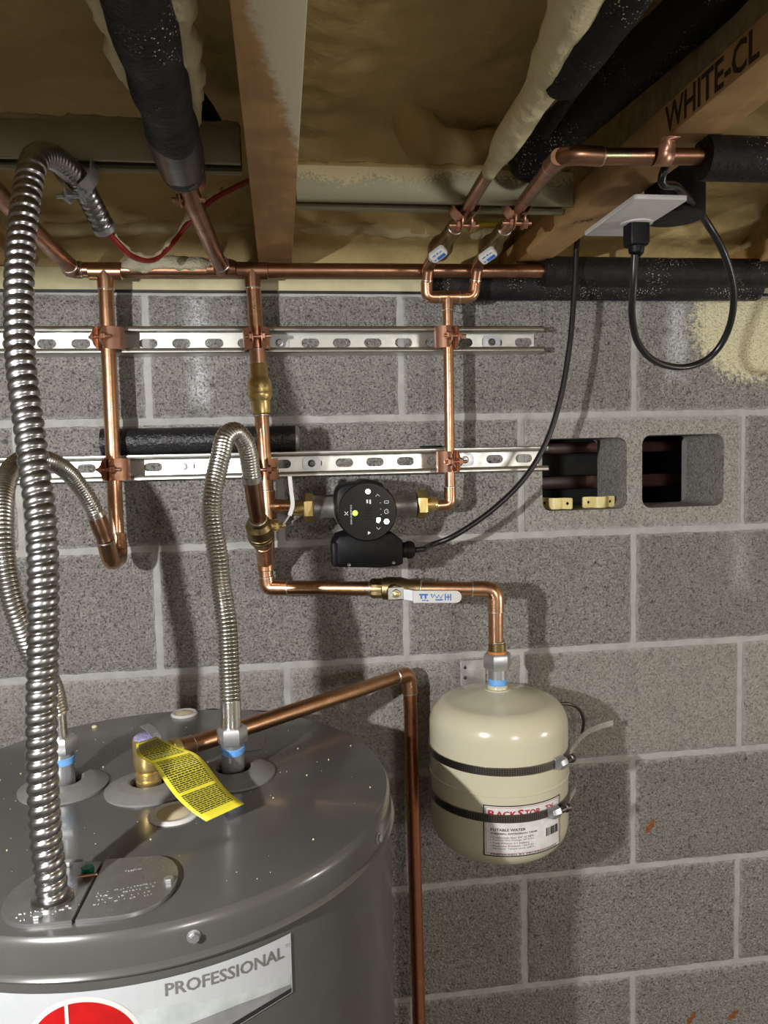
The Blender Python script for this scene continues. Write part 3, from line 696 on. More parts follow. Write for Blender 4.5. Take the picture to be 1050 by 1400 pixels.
coupling(bv, u0, u1, R34, m_cu, 'union_tail', (0, 0))

ar = thing('tank_supply_pipe', 'copper pipe arm with a white-handled valve, running to the cream expansion tank', 'copper pipe', P(520, 804, -.09))
YA0, YT = -.062, -.150
e0, e1 = P(366, 803.5, YA0), P(677.5, 805.5, YT)
obj('pipe', G().tube([lerp(e0, e1, .06), lerp(e0, e1, .97)], R34, 24), m_cu, ar)
o = obj('tee', G().lathe(P(362, 748, YA0), P(363.5, 782, YA0)-P(362, 748, YA0), [(R34, 0), (.0127, .001), (.0127, .036), (R34, .037)], 24), m_cu, ar)
obj('solder_ring', ring(P(362.5, 762, YA0-.012), (0, -.4, 1), .0118), m_sold, o)
obj('pipe', G().tube([P(363, 776, YA0), P(364.5, 795, YA0)], R34, 24), m_cu, ar)
elbow(ar, fillet([P(364.2, 789, YA0), e0, lerp(e0, e1, .09)], .016), R34)
tank_top = P(678.5, 941, YT)
elbow(ar, fillet([lerp(e0, e1, .905), e1, P(677.7, 836, YT)], .016), R34)
obj('pipe', G().tube([P(677.6, 832, YT), P(677.8, 882, YT)], R34, 24), m_cu, ar)
# in-line ball valve on the arm
ax = (e1-e0).normalized(); q0 = lerp(e0, e1, (509-366)/311.5); q1 = lerp(e0, e1, (578-366)/311.5); L = (q1-q0).length
vt = obj('valve_body', G().hexn(q0, ax, .0155, .001, .020).lathe(q0, ax, [(.0122, 0), (.0138, .001), (.0138, .018), (.0170, .020), (.0180, .028), (.0180, .046), (.0165, .052), (.0140, .062), (.0138, L-.001), (.0122, L)], 28), m_bronze, ar, label='dark brass in-line ball valve')
obj('solder_ring', ring(q0, ax, .0122), m_sold, vt); obj('solder_ring', ring(q1, ax, .0125), m_sold, vt)
yv = (q0.y+q1.y)/2-.018
sc_ = P(541, 811, yv-.016); obj('stem_plate', G().prism([(-.0115, -.009), (.0115, -.009), (.0115, .009), (-.0115, .009)], (sc_, V((1, 0, 0)), V((0, 0, 1))), -.0015, .002, .0006), m_galv, vt, ang=20)
obj('stem_boss', G().lathe(sc_, (0, -1, 0), [(.0078, .001), (.0074, .004), (.006, .0075)], 6), m_galv, vt, ang=20)
obj('stem_nut', G().lathe(sc_, (0, -1, 0), [(.0045, .004), (.0045, .010), (.003, .011)], 14), m_brass, vt)
obj('valve_neck', G().lathe(V((sc_.x, yv+.006, sc_.z)), (0, -1, 0), [(.011, 0), (.0105, .019)], 18), m_bronze, vt)
a, b = P(552, 812, yv-.017), P(567, 815, yv-.024); lvr = obj('lever', G().prism([(0, -.008), (.018, -.0075), (.018, .0085), (0, .0075)], (a, (b-a).normalized(), V((0, 0, 1))), -.001, .001), m_zinc, vt)
a, b = P(564.5, 815.5, yv-.025), P(631, 815.5, yv-.030); wx = (b-a).length
grip = obj('lever_grip', G().prism([(0, -.0092), (wx-.0092, -.0092)]+[(wx-.0092+.0092*sin(math.radians(k*20)), -.0092*cos(math.radians(k*20))) for k in range(1, 9)]+[(wx-.0092, .0092), (0, .0092)], (a, (b-a).normalized(), V((0, 0, 1))), -.003, .003, .0015), m_white, lvr)
def flat_print(name, parent, fr, polys, mat, d=.0034):
    o, ux, uy = fr; uz = ux.cross(uy); g = G()
    for vs, fs in polys: g.add([o+ux*u+uy*v+uz*d for u, v in vs], fs)
    return obj(name, g, mat, parent, ang=0)
def rects(rs): return [([(x0, y0), (x1, y0), (x1, y1), (x0, y1)], [(0, 1, 2, 3)]) for (x0, y0, x1, y1) in rs]
fr = (a, (b-a).normalized(), V((0, 0, 1)))
# printed marks on the grip (a worn blue logo and letters); never deeper than three levels
blue = rects([(.009, .002, .022, .0045), (.011, -.003, .0135, .002), (.017, -.003, .0195, .002), (.013, -.006, .019, -.0045), (.020, -.0065, .0225, -.0045), (.047, -.0055, .0485, .0045), (.055, -.0055, .0565, .0045), (.049, -.001, .0545, .0005), (.0515, -.005, .0528, .004), (.027, .0025, .0285, .0042), (.033, -.0055, .044, -.0035)])
zg = [(.026, .004), (.029, -.001), (.032, .004), (.035, -.002), (.038, .003), (.041, -.0025), (.0445, .0035)]
blue += [([(a[0], a[1]-.0009), (b_[0], b_[1]-.0009), (b_[0], b_[1]+.0009), (a[0], a[1]+.0009)], [(0, 1, 2, 3)]) for a, b_ in zip(zg, zg[1:])]
flat_print('blue_print', lvr, fr, blue, m_inkb)

# 1/2 inch valve pipes in the middle bay, U-piece and right drop pipe
YP = -.078
ru0, ru1 = P(612.3, 424, YP), P(615.5, 668, YP+.004)
rd = thing('drop_pipe', 'thin vertical copper pipe at right, forked at its top and feeding the pump', 'copper pipe', ru1)
obj('pipe', G().tube([ru0, ru1], R12, 20), m_cu, rd)
el = fillet([P(615, 666, YP+.004), P(615.7, 690, YP+.004), P(598, 691, YP+.004)], .013); elbow(rd, el, R12)
obj('pipe', G().tube([P(603, 691, YP+.004), P(572, 691.5, YP+.004)], R12, 20), m_cu, rd)
tc = P(612, 406, YP)
l0, l1 = P(583.5, 392, YP-.002), P(650, 394, YP-.002); lb, rb = P(584, 406, YP), P(647, 406, YP)
o = obj('tee', G().lathe(P(598, 406, YP), (1, 0, 0), [(R12, 0), (R12+.0014, .001), (R12+.0014, .033), (R12, .034)], 20).lathe(tc, (0, 0, -1), [(.0094, 0), (.0092, .02), (R12, .021)], 20), m_cu, rd)
obj('solder_ring', ring(tc-V((0, 0, .020)), (0, 0, 1), .0088), m_sold, o)
elbow(rd, fillet([P(600, 406.5, YP), lb, P(583.5, 386, YP-.002)], .014), R12); elbow(rd, fillet([P(628, 406.5, YP), rb, P(649.5, 386, YP-.002)], .014), R12)
clamp('copper pipe clamp on the upper strut, rightmost of three, near the strut end', P(612.6, 461, YP+.002), ru0-ru1, (.25, -1, 0), R12+.0012, m_cup)
clamp('copper pipe clamp on the lower strut, rightmost of three, above the thin pipe elbow', P(615, 631, YP+.004), ru0-ru1, (.2, -1, 0), R12+.0012, m_cup)
def valve_pipe(which, s, up, v0, v1, cl, endp, hb):
    t = thing('valve_pipe', which, 'valve', up)
    d = (v1-v0).normalized(); L = (v1-v0).length
    pth = fillet([s, up, v0], .016); obj('elbow', G().tube(pth, R12+.0008, 20), m_cud, t)
    obj('pipe', G().tube([v1-d*.004, cl, endp], R12, 20), m_cud, t)
    vbd = obj('valve_body', G().lathe(v0, d, [(.0095, 0), (.0105, .001), (.0105, .008), (.0150, .014), (.0168, .020), (.0168, .034), (.0145, .042), (.0115, .046), (.0112, L), (.009, L+.001)], 24), m_bronze, t)
    obj('solder_ring', ring(v1, d, .0098), m_sold, vbd); obj('solder_ring', ring(v0, d, .0100), m_sold, vbd); obj('solder_ring', ring(lerp(s, up, .2), up-s, .0086), m_sold, t)
    # white handle: a rounded plate hanging under the valve, seen face on
    side = V((1, 0, 0)); n = V((0, -.62, -.78)).normalized(); uy = n.cross(side)*-1; hw = .0088
    side = (side+d*.0).normalized(); ca = -.80; ux = (side*cos(ca)+uy*sin(ca)); u2 = ux.cross(n)*-1
    u2 = n.cross(ux)
    fr = (hb, ux, u2); h = obj('lever_grip', G().prism(rrect(-.0125, -.0080, .0125, .0080, .0045), fr, -.004, .003, .0018), m_white, t)
    obj('lever', G().tube([hb-n*.002, lerp(hb, lerp(v0, v1, .45), .6), lerp(v0, v1, .45)], .0042, 8), m_zinc, t)
    pr = rects([(-.004, -.006, .009, -.001), (-.007, .003, -.002, .005), (.0, .003, .0025, .0055), (.004, .003, .008, .0045), (-.009, -.004, -.006, -.002)])
    flat_print('blue_print', h, fr, pr, m_inkb)
    return t
va_ = dict(s=P(583.5, 388, YP-.002), up=P(586, 362, YP-.012), v0=P(594, 350, -.135), v1=P(622, 311, -.225), cl=P(636, 289, -.281), endp=P(668, 236, -.40), hb=P(599, 348, -.20))
valve_pipe('white-handled ball valve on the left of the paired ceiling pipes, foam on its pipe', **va_)
e_h = P(764, 214, -.525)
va2 = dict(s=P(649.5, 388, YP-.002), up=P(653, 362, YP-.012), v0=P(663, 348, -.135), v1=P(690, 312, -.225), cl=P(708, 286, -.281), endp=e_h, hb=P(667, 350, -.20))
vt2 = valve_pipe('white-handled ball valve on the right of the paired ceiling pipes, below the elbow pipe', **va2)
clamp('copper ceiling clamp holding the left of the two valve pipes', P(636, 289, -.281), P(622, 311, -.225)-P(650, 266, -.34), (0, 0, -1), R12+.001, m_cup, hgt=.013)
clamp('copper ceiling clamp holding the right of the two valve pipes', P(708, 286, -.281), P(690, 312, -.225)-P(724, 265, -.34), (0, 0, -1), R12+.001, m_cup, hgt=.013)
clamp('copper ceiling clamp at the end of the black taped insulation', P(255, 249, -.330), dirp, (0, 0, -1), R34, m_cup, hgt=.013)

# elbow pipe to the right, below the joist
ex = P(956, 214, -.535)
ep = thing('branch_pipe', 'copper pipe crossing under the lettered joist into black insulation at right', 'copper pipe', lerp(e_h, ex, .5))
elbow(ep, fillet([lerp(va2['cl'], e_h, .86), e_h+V((.003, -.006, 0)), lerp(e_h, ex, .3)], .02), R12, m_cud)
obj('pipe', G().tube([lerp(e_h, ex, .25), ex, ex+V((.4, 0, 0))], R12, 20), m_cud, ep)
i0 = P(960, 216, -.535); pts = [i0+V((k*.012, 0, 0)) for k in range(-0, 30)]
obj('insulation', G().tube(pts, .0212, 24, mod=lambda i, k, p, d: 1+.02*fbm(p+d*.02, 40, 2)-(.06 if i == 10 else 0)), m_ins, ep, ang=60)
sx_ = P(905, 212, -.535)
g = G(); path = [(-.020, .0105), (-.0095, .0105), (-.0092, 0)]+[(-.0092*cos(math.radians(k*22.5)), -.0092*sin(math.radians(k*22.5))) for k in range(1, 8)]+[(.0092, 0), (.0095, .0105), (.020, .0105)]
vs = [];
for (yy, zz) in path: vs += [sx_+V((x, yy, zz)) for x in (-.0085, .0085)]
g.add(vs, [(i*2, i*2+1, i*2+3, i*2+2) for i in range(len(path)-1)])
st = obj('pipe_strap', g, m_cup, ep, ang=40); md_ = st.modifiers.new('thick', 'SOLIDIFY'); md_.thickness = .0012

# foam-covered and insulated runs between the two joists
fi = thing('insulated_pipe', 'black insulated pipe with a long lump of pale foam, left of the right joist', 'insulated pipe', P(760, 80, -.6))
f0, f1 = P(668, 238, -.40), P(757, 100, -.56); f2 = P(828, 0, -.66); f3 = f2+(f2-f1)*4
pts = [lerp(f0, f1, i/30)+V((-.003*min(1, i/8), 0, .001)) for i in range(31)]+[lerp(f1, f2, i/14)+V((-.004-.020*i/14, 0, .002)) for i in range(1, 15)]+[lerp(f2, f3, i/8)+V((-.024, 0, .004)) for i in range(1, 6)]
g = G().tube(pts, [.010+.010*min(1, i/24)+.002*max(0, min(1, (i-26)/12)) for i in range(len(pts))], 16, mod=lambda i, k, p, d: .95+.3*fbm(p+d*.01, 13, 3)); obj('foam_cover', g, m_foamw, fi, ang=180)
pts = [lerp(f1, f2, i/14)+V((.008, 0, -.001)) for i in range(-2, 15)]+[lerp(f2, f3, i/8)+V((.006, 0, -.001)) for i in range(1, 9)]
obj('insulation', G().tube(pts, [.014, .020]+[.0235]*(len(pts)-2), 20, mod=lambda i, k, p, d: 1+.03*fbm(p+d*.02, 40, 2)), m_ins, fi, ang=60)
k0, k1 = P(712, 228, -.33), P(966, 0, -.60); k2 = k1+(k1-k0)*3
ki = thing('insulated_pipe', 'thick black insulated pipe lying tight along the lettered joist', 'insulated pipe', lerp(k0, k1, .5))
pts = [lerp(k0, k1, i/40) for i in range(41)]+[lerp(k1, k2, i/8) for i in range(1, 9)]
obj('insulation', G().tube(pts, [.018, .024]+[.0262]*(len(pts)-2), 24, mod=lambda i, k, p, d: 1+.03*fbm(p+d*.02, 40, 2)), m_ins, ki, ang=60)
tv2 = k1-k0; k0, k1 = P(744, 186, -.42), P(872, 0, -.62); k2 = k1+tv2*.25
obj('foam_cable', G().tube([lerp(k0, k1, i/30) for i in range(31)]+[k2], [.0058]*32, 12, mod=lambda i, k, p, d: 1+.1*fbm(p+d*.01, 60, 2)), m_ins, None, 'thin dusty black tube squeezed between the foamed pipe and the thick pipe', 'insulated pipe')

# insulation on the header at right and the run behind it
a = P(742, 371, YH); obj('pipe_insulation', G().tube([a+V((i*.02, 0, 0)) for i in range(0, 40)], .0232, 24, mod=lambda i, k, p, d: 1+.02*fbm(p+d*.02, 40, 2)), m_ins, None, 'black foam insulation sleeve over the right end of the copper header', 'pipe insulation', ang=60)
a = P(588, 391, -.0255); b = P(850, 392, -.0255); obj('pipe_insulation', G().tube([lerp(a, b, i/20) for i in range(0, 36)], .0225, 24, mod=lambda i, k, p, d: 1+.02*fbm(p+d*.02, 40, 2)), m_ins, None, 'black insulated run low behind the copper header, under the sill', 'pipe insulation', ang=60)
# tube lying on the lower strut
a, b = P(139, 603, -.0245), P(404, 603, -.0245); n = 50
zt = ZL+.0207+.0203
pts = [V((lerp(a, b, i/n).x, -.0225, zt)) for i in range(n+1)]
tb = thing('pipe_insulation', 'short black pebbled foam tube resting on the lower wall strut', 'pipe insulation', pts[n//2])
obj('sleeve', G().tube(pts, .0203, 28, mod=lambda i, k, p, d: 1+.025*fbm(p+d*.02, 60, 2)), m_insw, tb, ang=60)
o = pts[-1]; obj('cut_end', G().lathe(o, (1, -.1, 0), [(.0203, -.0002), (.0200, .002+.0), (.017, .006), (.010, .008), (0, .008)], 24), m_cast, tb)

# ================================================================== circulation pump
yp = YP+.004; pc = P(502.5, 700, yp-.10)
pz = P(500, 692, yp).z
pu = thing('circulation_pump', 'black and grey circulation pump with lit round control face', 'pump', V((pc.x, yp, pz-.07)))
a, b = P(398, 691, yp), P(431, 692, yp)
xl, xr = P(432, 692, yp).x, P(566, 692, yp).x
obj('pipe', G().tube([P(381, 691, yp), P(425, 691.5, yp)], R12+.0005, 20), m_cu, pu)
g = G().lathe((xl-.004, yp, pz), (1, 0, 0), [(.019, 0), (.0185, .012), (.0165, .016), (.0165, .05), (.021, .07), (.021, .09), (.0165, .10), (.0165, xr-xl-.008), (.019, xr-xl-.002), (.019, xr-xl+.006)], 28)
g.lathe((pc.x, yp+.03, pz), (0, -1, 0), [(.028, 0), (.040, .006), (.044, .02), (.044, .062), (.040, .070)], 36); obj('pump_housing', g, m_cast, pu)
m_nut = M('dark_brass_nut', (.52, .40, .17), (.42, .31, .12), metal=.95, rough=.36)
for (x, sx) in ((xl, 1), (xr, -1)):
    nn_ = obj('union_nut', G().lathe((x-.004*sx, yp, pz), (-sx, 0, 0), [(.0215, 0), (.0225, .002), (.0225, .012), (.021, .015), (.0125, .016)], 6), m_nut, pu, ang=20)
    obj('union_tail', G().lathe((x-.016*sx, yp, pz), (-sx, 0, 0), [(.0115, 0), (.0115, .016), (.0098, .020), (.0088, .021)], 20), m_brass, nn_)
fx = (V((pc.x, yp-.036, pc.z)), V((1, 0, 0)), V((0, 0, 1)))      # head frame, normal towards the room
oc = []
for k in range(48):
    t = 2*pi*k/48; r = .0432; c_, s_ = cos(t), sin(t)
    rr = r
    if 100 < k*7.5 < 172: rr = r*(1+.24*max(0, 1-abs(k*7.5-138)/36))
    if 55 < k*7.5 <= 100: rr = r*1.07
    if 0 <= k*7.5 <= 40 or k*7.5 > 320: rr = r*1.02
    oc.append((rr*c_, rr*s_))
obj('control_head', G().prism(oc, fx, 0, .058, .004), m_blk, pu)
face = obj('control_face', G().lathe((pc.x, yp-.092, pc.z), (0, -1, 0), [(.0418, 0), (.0418, .0045), (.0408, .006)], 56), m_gloss, pu)
yface = yp-.0984
def fp(px, py): p = P(px, py, yface); return (p.x-pc.x, p.z-pc.z)
fr = (V((pc.x, yface, pc.z)), V((1, 0, 0)), V((0, 0, 1)))
def pol(o, n=None): return (o, [tuple(range(len(o)))])
def dsc(px, py, r, n=20): x, y = fp(px, py); return pol(circ(x, y, r, n))
def line(pts, w_):
    out = []
    for a, b in zip(pts, pts[1:]):
        a, b = V(fp(*a)+(0,)), V(fp(*b)+(0,)); n_ = V((-(b-a).y, (b-a).x, 0)).normalized()*w_
        out.append(([(p.x, p.y) for p in (a+n_, a-n_, b-n_, b+n_)], [(0, 1, 2, 3)]))
    return out
flat_print('indicator_light', face, fr, [dsc(503, 672, .0036)], m_led, .0002); flat_print('indicator_light', face, fr, [dsc(528.5, 713, .0038)], m_led, .0002)
flat_print('indicator_light', face, fr, [pol([fp(515, 708), fp(520, 708), fp(520, 712), fp(518, 715), fp(515, 714)])], m_led, .0002)
flat_print('indicator_light', face, fr, [dsc(485.5, 701.5, .0038)], m_ledg, .0002)
ic = line([(513.5, 679), (516, 675.5), (519, 678.5)], .0003)+line([(514.5, 720.5), (517.5, 724), (520, 721)], .0003)+line([(525.5, 685), (531, 684.5), (531, 688), (525.5, 688), (525.5, 685)], .0003)
ic += line([(531, 697.5), (528.5, 696), (525.7, 698), (525.7, 701), (528, 702.5), (531, 701), (531, 699), (528.5, 699)], .0003)
ic += line([(471, 699.5), (476, 704.5)], .0004)+line([(476, 699.5), (471, 704.5)], .0004)+[dsc(520, 687.5, .0006, 8), dsc(520.5, 696, .0006, 8), dsc(521, 703.5, .0006, 8)]
ic += [pol([fp(503, 726), fp(507, 728.5), fp(503, 731)])]+rects([fp(501, 688)+fp(503, 683), fp(505, 689)+fp(507, 683)])
x0, y0 = fp(481.5, 717); tv = fit2d('GRUNDFOS', 0, 0, .028, .0022); ic += [([(x0-v, y0+u) for u, v in tv[0]], tv[1])]
flat_print('control_icons', face, fr, ic, m_icon, .0002)
grid = []
for i in range(5):
    for j in range(3):
        grid.append(dsc(500.5+j*3.6, 694+i*4, .0011, 8))
flat_print('display_dots', face, fr, grid, m_blk, .0002)
tb_ = [(457, 742), (462, 734), (482, 727), (502, 735), (523, 731), (535, 727), (551, 739), (552, 771), (546, 774), (520, 777), (462, 776), (457, 770)]
yb = yp-.082
oc = [((p := P(x, y, yb)).x, p.z) for x, y in tb_]
bx = obj('terminal_box', G().prism(oc[::-1], (V((0, yp-.020, 0)), V((1, 0, 0)), V((0, 0, 1))), 0, .062, .006), m_blk, pu)
a = P(457, 756, yb+.02); obj('box_cap', G().box(a+V((-.0045, -.022, -.018)), a+V((.004, .02, .018)), .003), m_blk, bx)
a = P(551, 752, yb+.02); gl = obj('cable_gland', G().lathe(a, (1, 0, 0), [(.012, -.002), (.012, .005), (.0135, .006), (.0135, .012), (.010, .017), (.006, .0175)], 12), m_blk, pu)
for (x, y) in ((477, 772), (538, 769)):
    a = P(x, y, yb-.0005); obj('screw', G().lathe(a, (0, -1, 0), [(.0026, -.004), (.0026, .0006), (.001, .0002)], 12), m_dark, bx)

# power cord and plug
pl = thing('power_cord', 'black pump cord looping from the ceiling outlet down to the pump', 'cord', P(868, 320, -.42))
ZP = .205
g0 = PZ(870, 303, ZP); yq = g0.y
cords = [P(868, 348, yq), P(866, 390, yq+.01), P(864, 430, yq+.03), P(872, 468, yq+.06), P(896, 494, yq+.09), P(935, 502, yq+.11), P(972, 487, yq+.11), P(996, 450, yq+.09), P(1003, 400, yq+.06), P(990, 347, yq+.03), P(960, 295, yq), P(928, 258, -.47), P(906, 238, -.50)]
tail_ = [V((.655, -.50, .315)), V((.655, -.40, .335)), V((.655, -.22, .33)), P(793, 312, -.118), P(788.5, 335, -.105), P(785, 400, -.10), P(779, 470, -.10), P(766, 545, -.10), P(746, 606, -.10), P(716, 655, -.10), P(672, 698, -.10), P(622, 732, -.10), P(590, 745, -.095)]
gp = a_ = P(566, 752, yb+.02)
obj('cable', G().tube(spline(cords+tail_+[gp+V((.014, 0, .001)), gp], .006), .0044, 12), m_cord, pl)
p0 = PZ(868, 292, ZP); 
p1 = P(868, 318, p0.y+.0); pe = P(868.5, 348, yq)
obj('plug', G().prism(rrect(-.0125, -.012, .0125, .012, .005), (g0+V((0, 0, .001)), V((1, 0, 0)), V((0, -1, 0))), 0, .030, .004), m_blk, pl)
obj('strain_relief', G().tube([g0-V((0, 0, .026)), g0-V((0, 0, .036)), lerp(g0-V((0, 0, .036)), pe, .5), pe], [.010, .0085, .0065, .0052], 16, mod=lambda i, k, p, d: 1), m_blk, pl)
# outlet plate facing down
cs = [PZ(x, y, ZP) for x, y in ((805, 322), (880, 318), (925, 272), (855, 271))]
o = (cs[0]+cs[1]+cs[2]+cs[3])/4
ot = thing('outlet', 'white ceiling outlet plate with a black plug, right of the lettered joist', 'outlet', o)
wx = (abs(cs[1].x-cs[0].x)+abs(cs[2].x-cs[3].x))/4; wy = abs(cs[3].y-cs[0].y)/2
obj('cover_plate', G().prism(rrect(-wx, -wy, wx, wy, .004), (o+V((0, 0, .003)), V((1, 0, 0)), V((0, -1, 0))), 0, .005, .0015), m_white, ot)
obj('receptacle', G().lathe(V((g0.x, g0.y, ZP)), (0, 0, -1), [(.0185, 0), (.0185, .0032), (.017, .0038)], 28), m_white, ot)
obj('outlet_box', G().lathe(V((.672, o.y+.012, o.z+.003)), (0, 0, 1), [(.033, 0), (.034, .003), (.034, .05), (.030, .055)], 28), m_blk, ot)

# ================================================================== conduit, clamp and cables
cd_ = thing('electrical_conduit', 'thick spiral steel conduit rising in front from the heater top', 'conduit', PZ(72, 1228, HZ))
cb = PZ(72, 1230, HZ+.004); yb0 = cb.y
cpx = [(72, 1230), (68.5, 1190), (63, 1148), (57.5, 1046), (57, 968), (58.5, 880), (59, 793), (57, 728), (53.5, 686), (47, 643), (42, 600), (33.5, 540), (28, 490), (26, 442), (26, 386), (28.5, 334), (34, 283), (40, 248)]
cp = [P(x, y, yb0+.02*(i/17)+.10*(i/17)**2) for i, (x, y) in enumerate(cpx)]
ye = cp[-1].y
cp += [P(45, 226, ye+.008), P(54, 213, ye+.03), P(71, 214, ye+.065), P(88, 226, ye+.10), P(104, 243, ye+.135), P(118, 264, ye+.165), P(130, 287, ye+.19), P(143, 312, ye+.21)]
g, cpth = corr(cp, .0133, .0098, .13, True, 22, 9, 5.)
obj('spiral_tube', g, m_flex, cd_)
e = cpth[-1]; d = (cpth[-1]-cpth[-3]).normalized(); obj('end_bushing', G().lathe(e-d*.006, d, [(.0125, 0), (.0142, .001), (.0142, .008), (.0115, .010)], 22), m_zinc, cd_)
obj('base_ring', G().lathe(cb, (0, 0, 1), [(.0175, -.001), (.0175, .003), (.0155, .0045), (.013, .005)], 28), m_flex, cd_)
clamp('grey steel clamp holding the conduit to the left ceiling strut', P(103, 241, ye+.133), P(118, 264, ye+.165)-P(88, 226, ye+.10), (.0, .0, -1), .0135, m_zinc, hgt=.013)
rc = thing('red_cable', 'red cable caked with foam, sagging from the conduit end to the joist', 'cable', P(210, 357, -.12))
rp = [e-d*.003, P(165, 337, ye+.225), P(184, 352, ye+.26), P(210, 355, -.16), P(234, 334, -.135), P(258, 304, -.12), P(288, 275, -.135), P(320, 257, -.155), P(352, 242, -.18)]
rs = spline(rp, .006); obj('jacket', G().tube(rs, .0038, 10), m_red, rc)
g = G().tube([p+V((-.001, .001, .0042)) for p in rs[3:-10]], [.0035+.0045*max(0, fbm(p, 38, 2)+.35) for p in rs[3:-10]], 10, mod=lambda i, k, p, d: .9+.5*fbm(p+d*.01, 80, 2)); obj('foam_clumps', g, m_foamw, rc, ang=180)
yc = [P(628, 308, -.024), P(660, 307, -.024), P(720, 304, -.024), P(800, 292, -.03), P(900, 274, -.03), P(960, 273, -.03), P(1040, 275, -.03), P(1200, 280, -.03)]
obj('yellow_cable', G().tube(spline(yc, .02), .0045, 10), m_yel, None, 'yellow electrical cable running along the foamed rim, right of the outlet', 'cable')
# foam-covered bend in the middle bay
fb = [P(548, 120, -.27), P(560, 150, -.262), P(575, 185, -.255), P(600, 206, -.25), P(640, 208, -.245), P(690, 200, -.24), P(740, 190, -.235)]
obj('foamed_pipe', G().tube(spline(fb, .008), .027, 18, mod=lambda i, k, p, d: 1+.14*fbm(p+d*.02, 30, 3)), m_foam, None, 'bent pipe buried in brown spray foam above the middle strut', 'pipe', ang=180)
# black tapered form in the left bay
g = G(); a = spline([P(257, 66, -.44), P(261, 100, -.40), P(269, 132, -.36), P(281, 158, -.32), P(300, 190, -.29)], .01)
g.tube(a, [.001+.013*min(1, i/(len(a)*.7)) for i in range(len(a))], 12)
obj('black_taper', g, m_ins, None, 'thin black form tapering up beside the left insulated pipe', 'pipe insulation')

# ================================================================== expansion tank
TR = 93.2/FPX*(CF.dot(P(682, 1060, YT)-CAM)); tcx = P(681.5, 1050, YT).x
zt0 = P(680, 941, YT).z; zb_ = P(682, 1181, YT-TR*.55).z
et = thing('expansion_tank', 'cream expansion tank hanging on the wall by two steel bands', 'tank', (tcx, YT, zb_))
H = zt0-zb_; pf = []
for k in range(0, 9):
    t = k/8*pi/2; pf.append((max(0, TR*(.30+.70*sin(t)) if k else 0), .045*(1-cos(t))))
pf = [(0, 0), (TR*.5, .003)]+[(TR*.62+TR*.38*sin(k/8*pi/2), .006+.044*(1-cos(k/8*pi/2))) for k in range(9)]
zs = P(682, 1091, YT-TR).z-zb_
pf += [(TR, zs-.002), (TR+.0012, zs-.001), (TR+.0012, zs+.001), (TR, zs+.002)]
top = H-.006
pf += [(TR*.70+TR*.30*cos(k/10*pi/2), H-.052+.038*sin(k/10*pi/2)) for k in range(11)]+[(TR*.55, H-.0095), (TR*.38, H-.005), (.02, H-.0005), (.02, H+.001)]
obj('tank_shell', G().lathe((tcx, YT, zb_), (0, 0, 1), pf, 72), m_tank, et, ang=30)
tc_ = V((tcx, YT, zt0))
obj('neck_flange', G().lathe(tc_, (0, 0, 1), [(.0155, -.002), (.0158, .003), (.0145, .006), (.013, .007)], 28), m_tank, et)
zz = lambda y: P(678, y, YT).z-zt0
obj('nipple', G().lathe(tc_, (0, 0, 1), [(.0133, .004), (.0133, zz(910))], 28), m_zinc, et)
obj('thread_tape', G().lathe(tc_, (0, 0, 1), [(.0133, zz(936.5)), (.0141, zz(936)), (.0141, zz(928)), (.0133, zz(927))], 28), m_blue, et)
un = obj('union_nut', G().hexn(tc_, (0, 0, 1), .0212, zz(914), zz(892.5)), m_zinc, ar)
obj('gasket', G().lathe(tc_, (0, 0, 1), [(.0135, zz(893)), (.0148, zz(892.5)), (.0142, zz(889.5))], 24), M('orange_gasket', (.6, .2, .03), rough=.5), ar)
obj('union_tail', G().lathe(tc_, (0, 0, 1), [(.0132, zz(891)), (.0132, zz(879)), (.0118, zz(878))], 24), m_bronze, ar); obj('solder_ring', ring(tc_+V((0, 0, zz(877.5))), (0, 0, 1), .0118), m_sold, ar)
# label wrapped on the tank
def cyl(cx, cy, R): return lambda th, z, d=0.: V((cx+(R+d)*sin(th), cy-(R+d)*cos(th), z))
tm = cyl(tcx, YT, TR)
th0, zl1 = PC(660.5, 1099.5, tcx, YT, TR); _, zl0 = PC(662, 1169, tcx, YT, TR); th1, _ = PC(765, 1110, tcx, YT, TR)
LW, LH = (th1-th0)*TR, zl1-zl0
def wrap(name, parent, polys, mat, cyl_, R, s0, z0, d, sub=None):
    g = G()
    for vs, fs in polys: g.add([cyl_(s0+u/R, z0+v, d) for u, v in vs], fs)
    return obj(name, g, mat, parent, ang=0)
def grid_rect(x0, y0, x1, y1, n=24):
    vs = []; 
    for i in range(n+1): x = x0+(x1-x0)*i/n; vs += [(x, y0), (x, y1)]
    return vs, [(2*i, 2*i+2, 2*i+3, 2*i+1) for i in range(n)]
lab = wrap('label', et, [grid_rect(0, 0, LW, LH)], m_paper, tm, TR, th0, zl0, .0003)
def frame_(x0, y0, x1, y1, w_): return [grid_rect(x0, y0, x1, y0+w_), grid_rect(x0, y1-w_, x1, y1), grid_rect(x0, y0, x0+w_, y1, 1), grid_rect(x1-w_, y0, x1, y1, 1)]
wrap('label_border', lab, frame_(0, 0, LW, LH, .0016), m_ink, tm, TR, th0, zl0, .0005)
wrap('label_rule', lab, frame_(.0032, .0045, LW-.0032, LH-.0032, .0005), m_inkr, tm, TR, th0, zl0, .0005)
rt = [fit2d('B', LW*.055, LH*.765, LW*.075, LH*.14, .03), fit2d('ACK', LW*.14, LH*.775, LW*.24, LH*.115, .03), fit2d('S', LW*.39, LH*.765, LW*.07, LH*.15, .03), fit2d('TOP', LW*.47, LH*.78, LW*.19, LH*.115, .03), fit2d('TX', LW*.735, LH*.80, LW*.14, LH*.10, .03)]
wrap('red_lettering', lab, rt, m_inkr, tm, TR, th0, zl0, .0006)
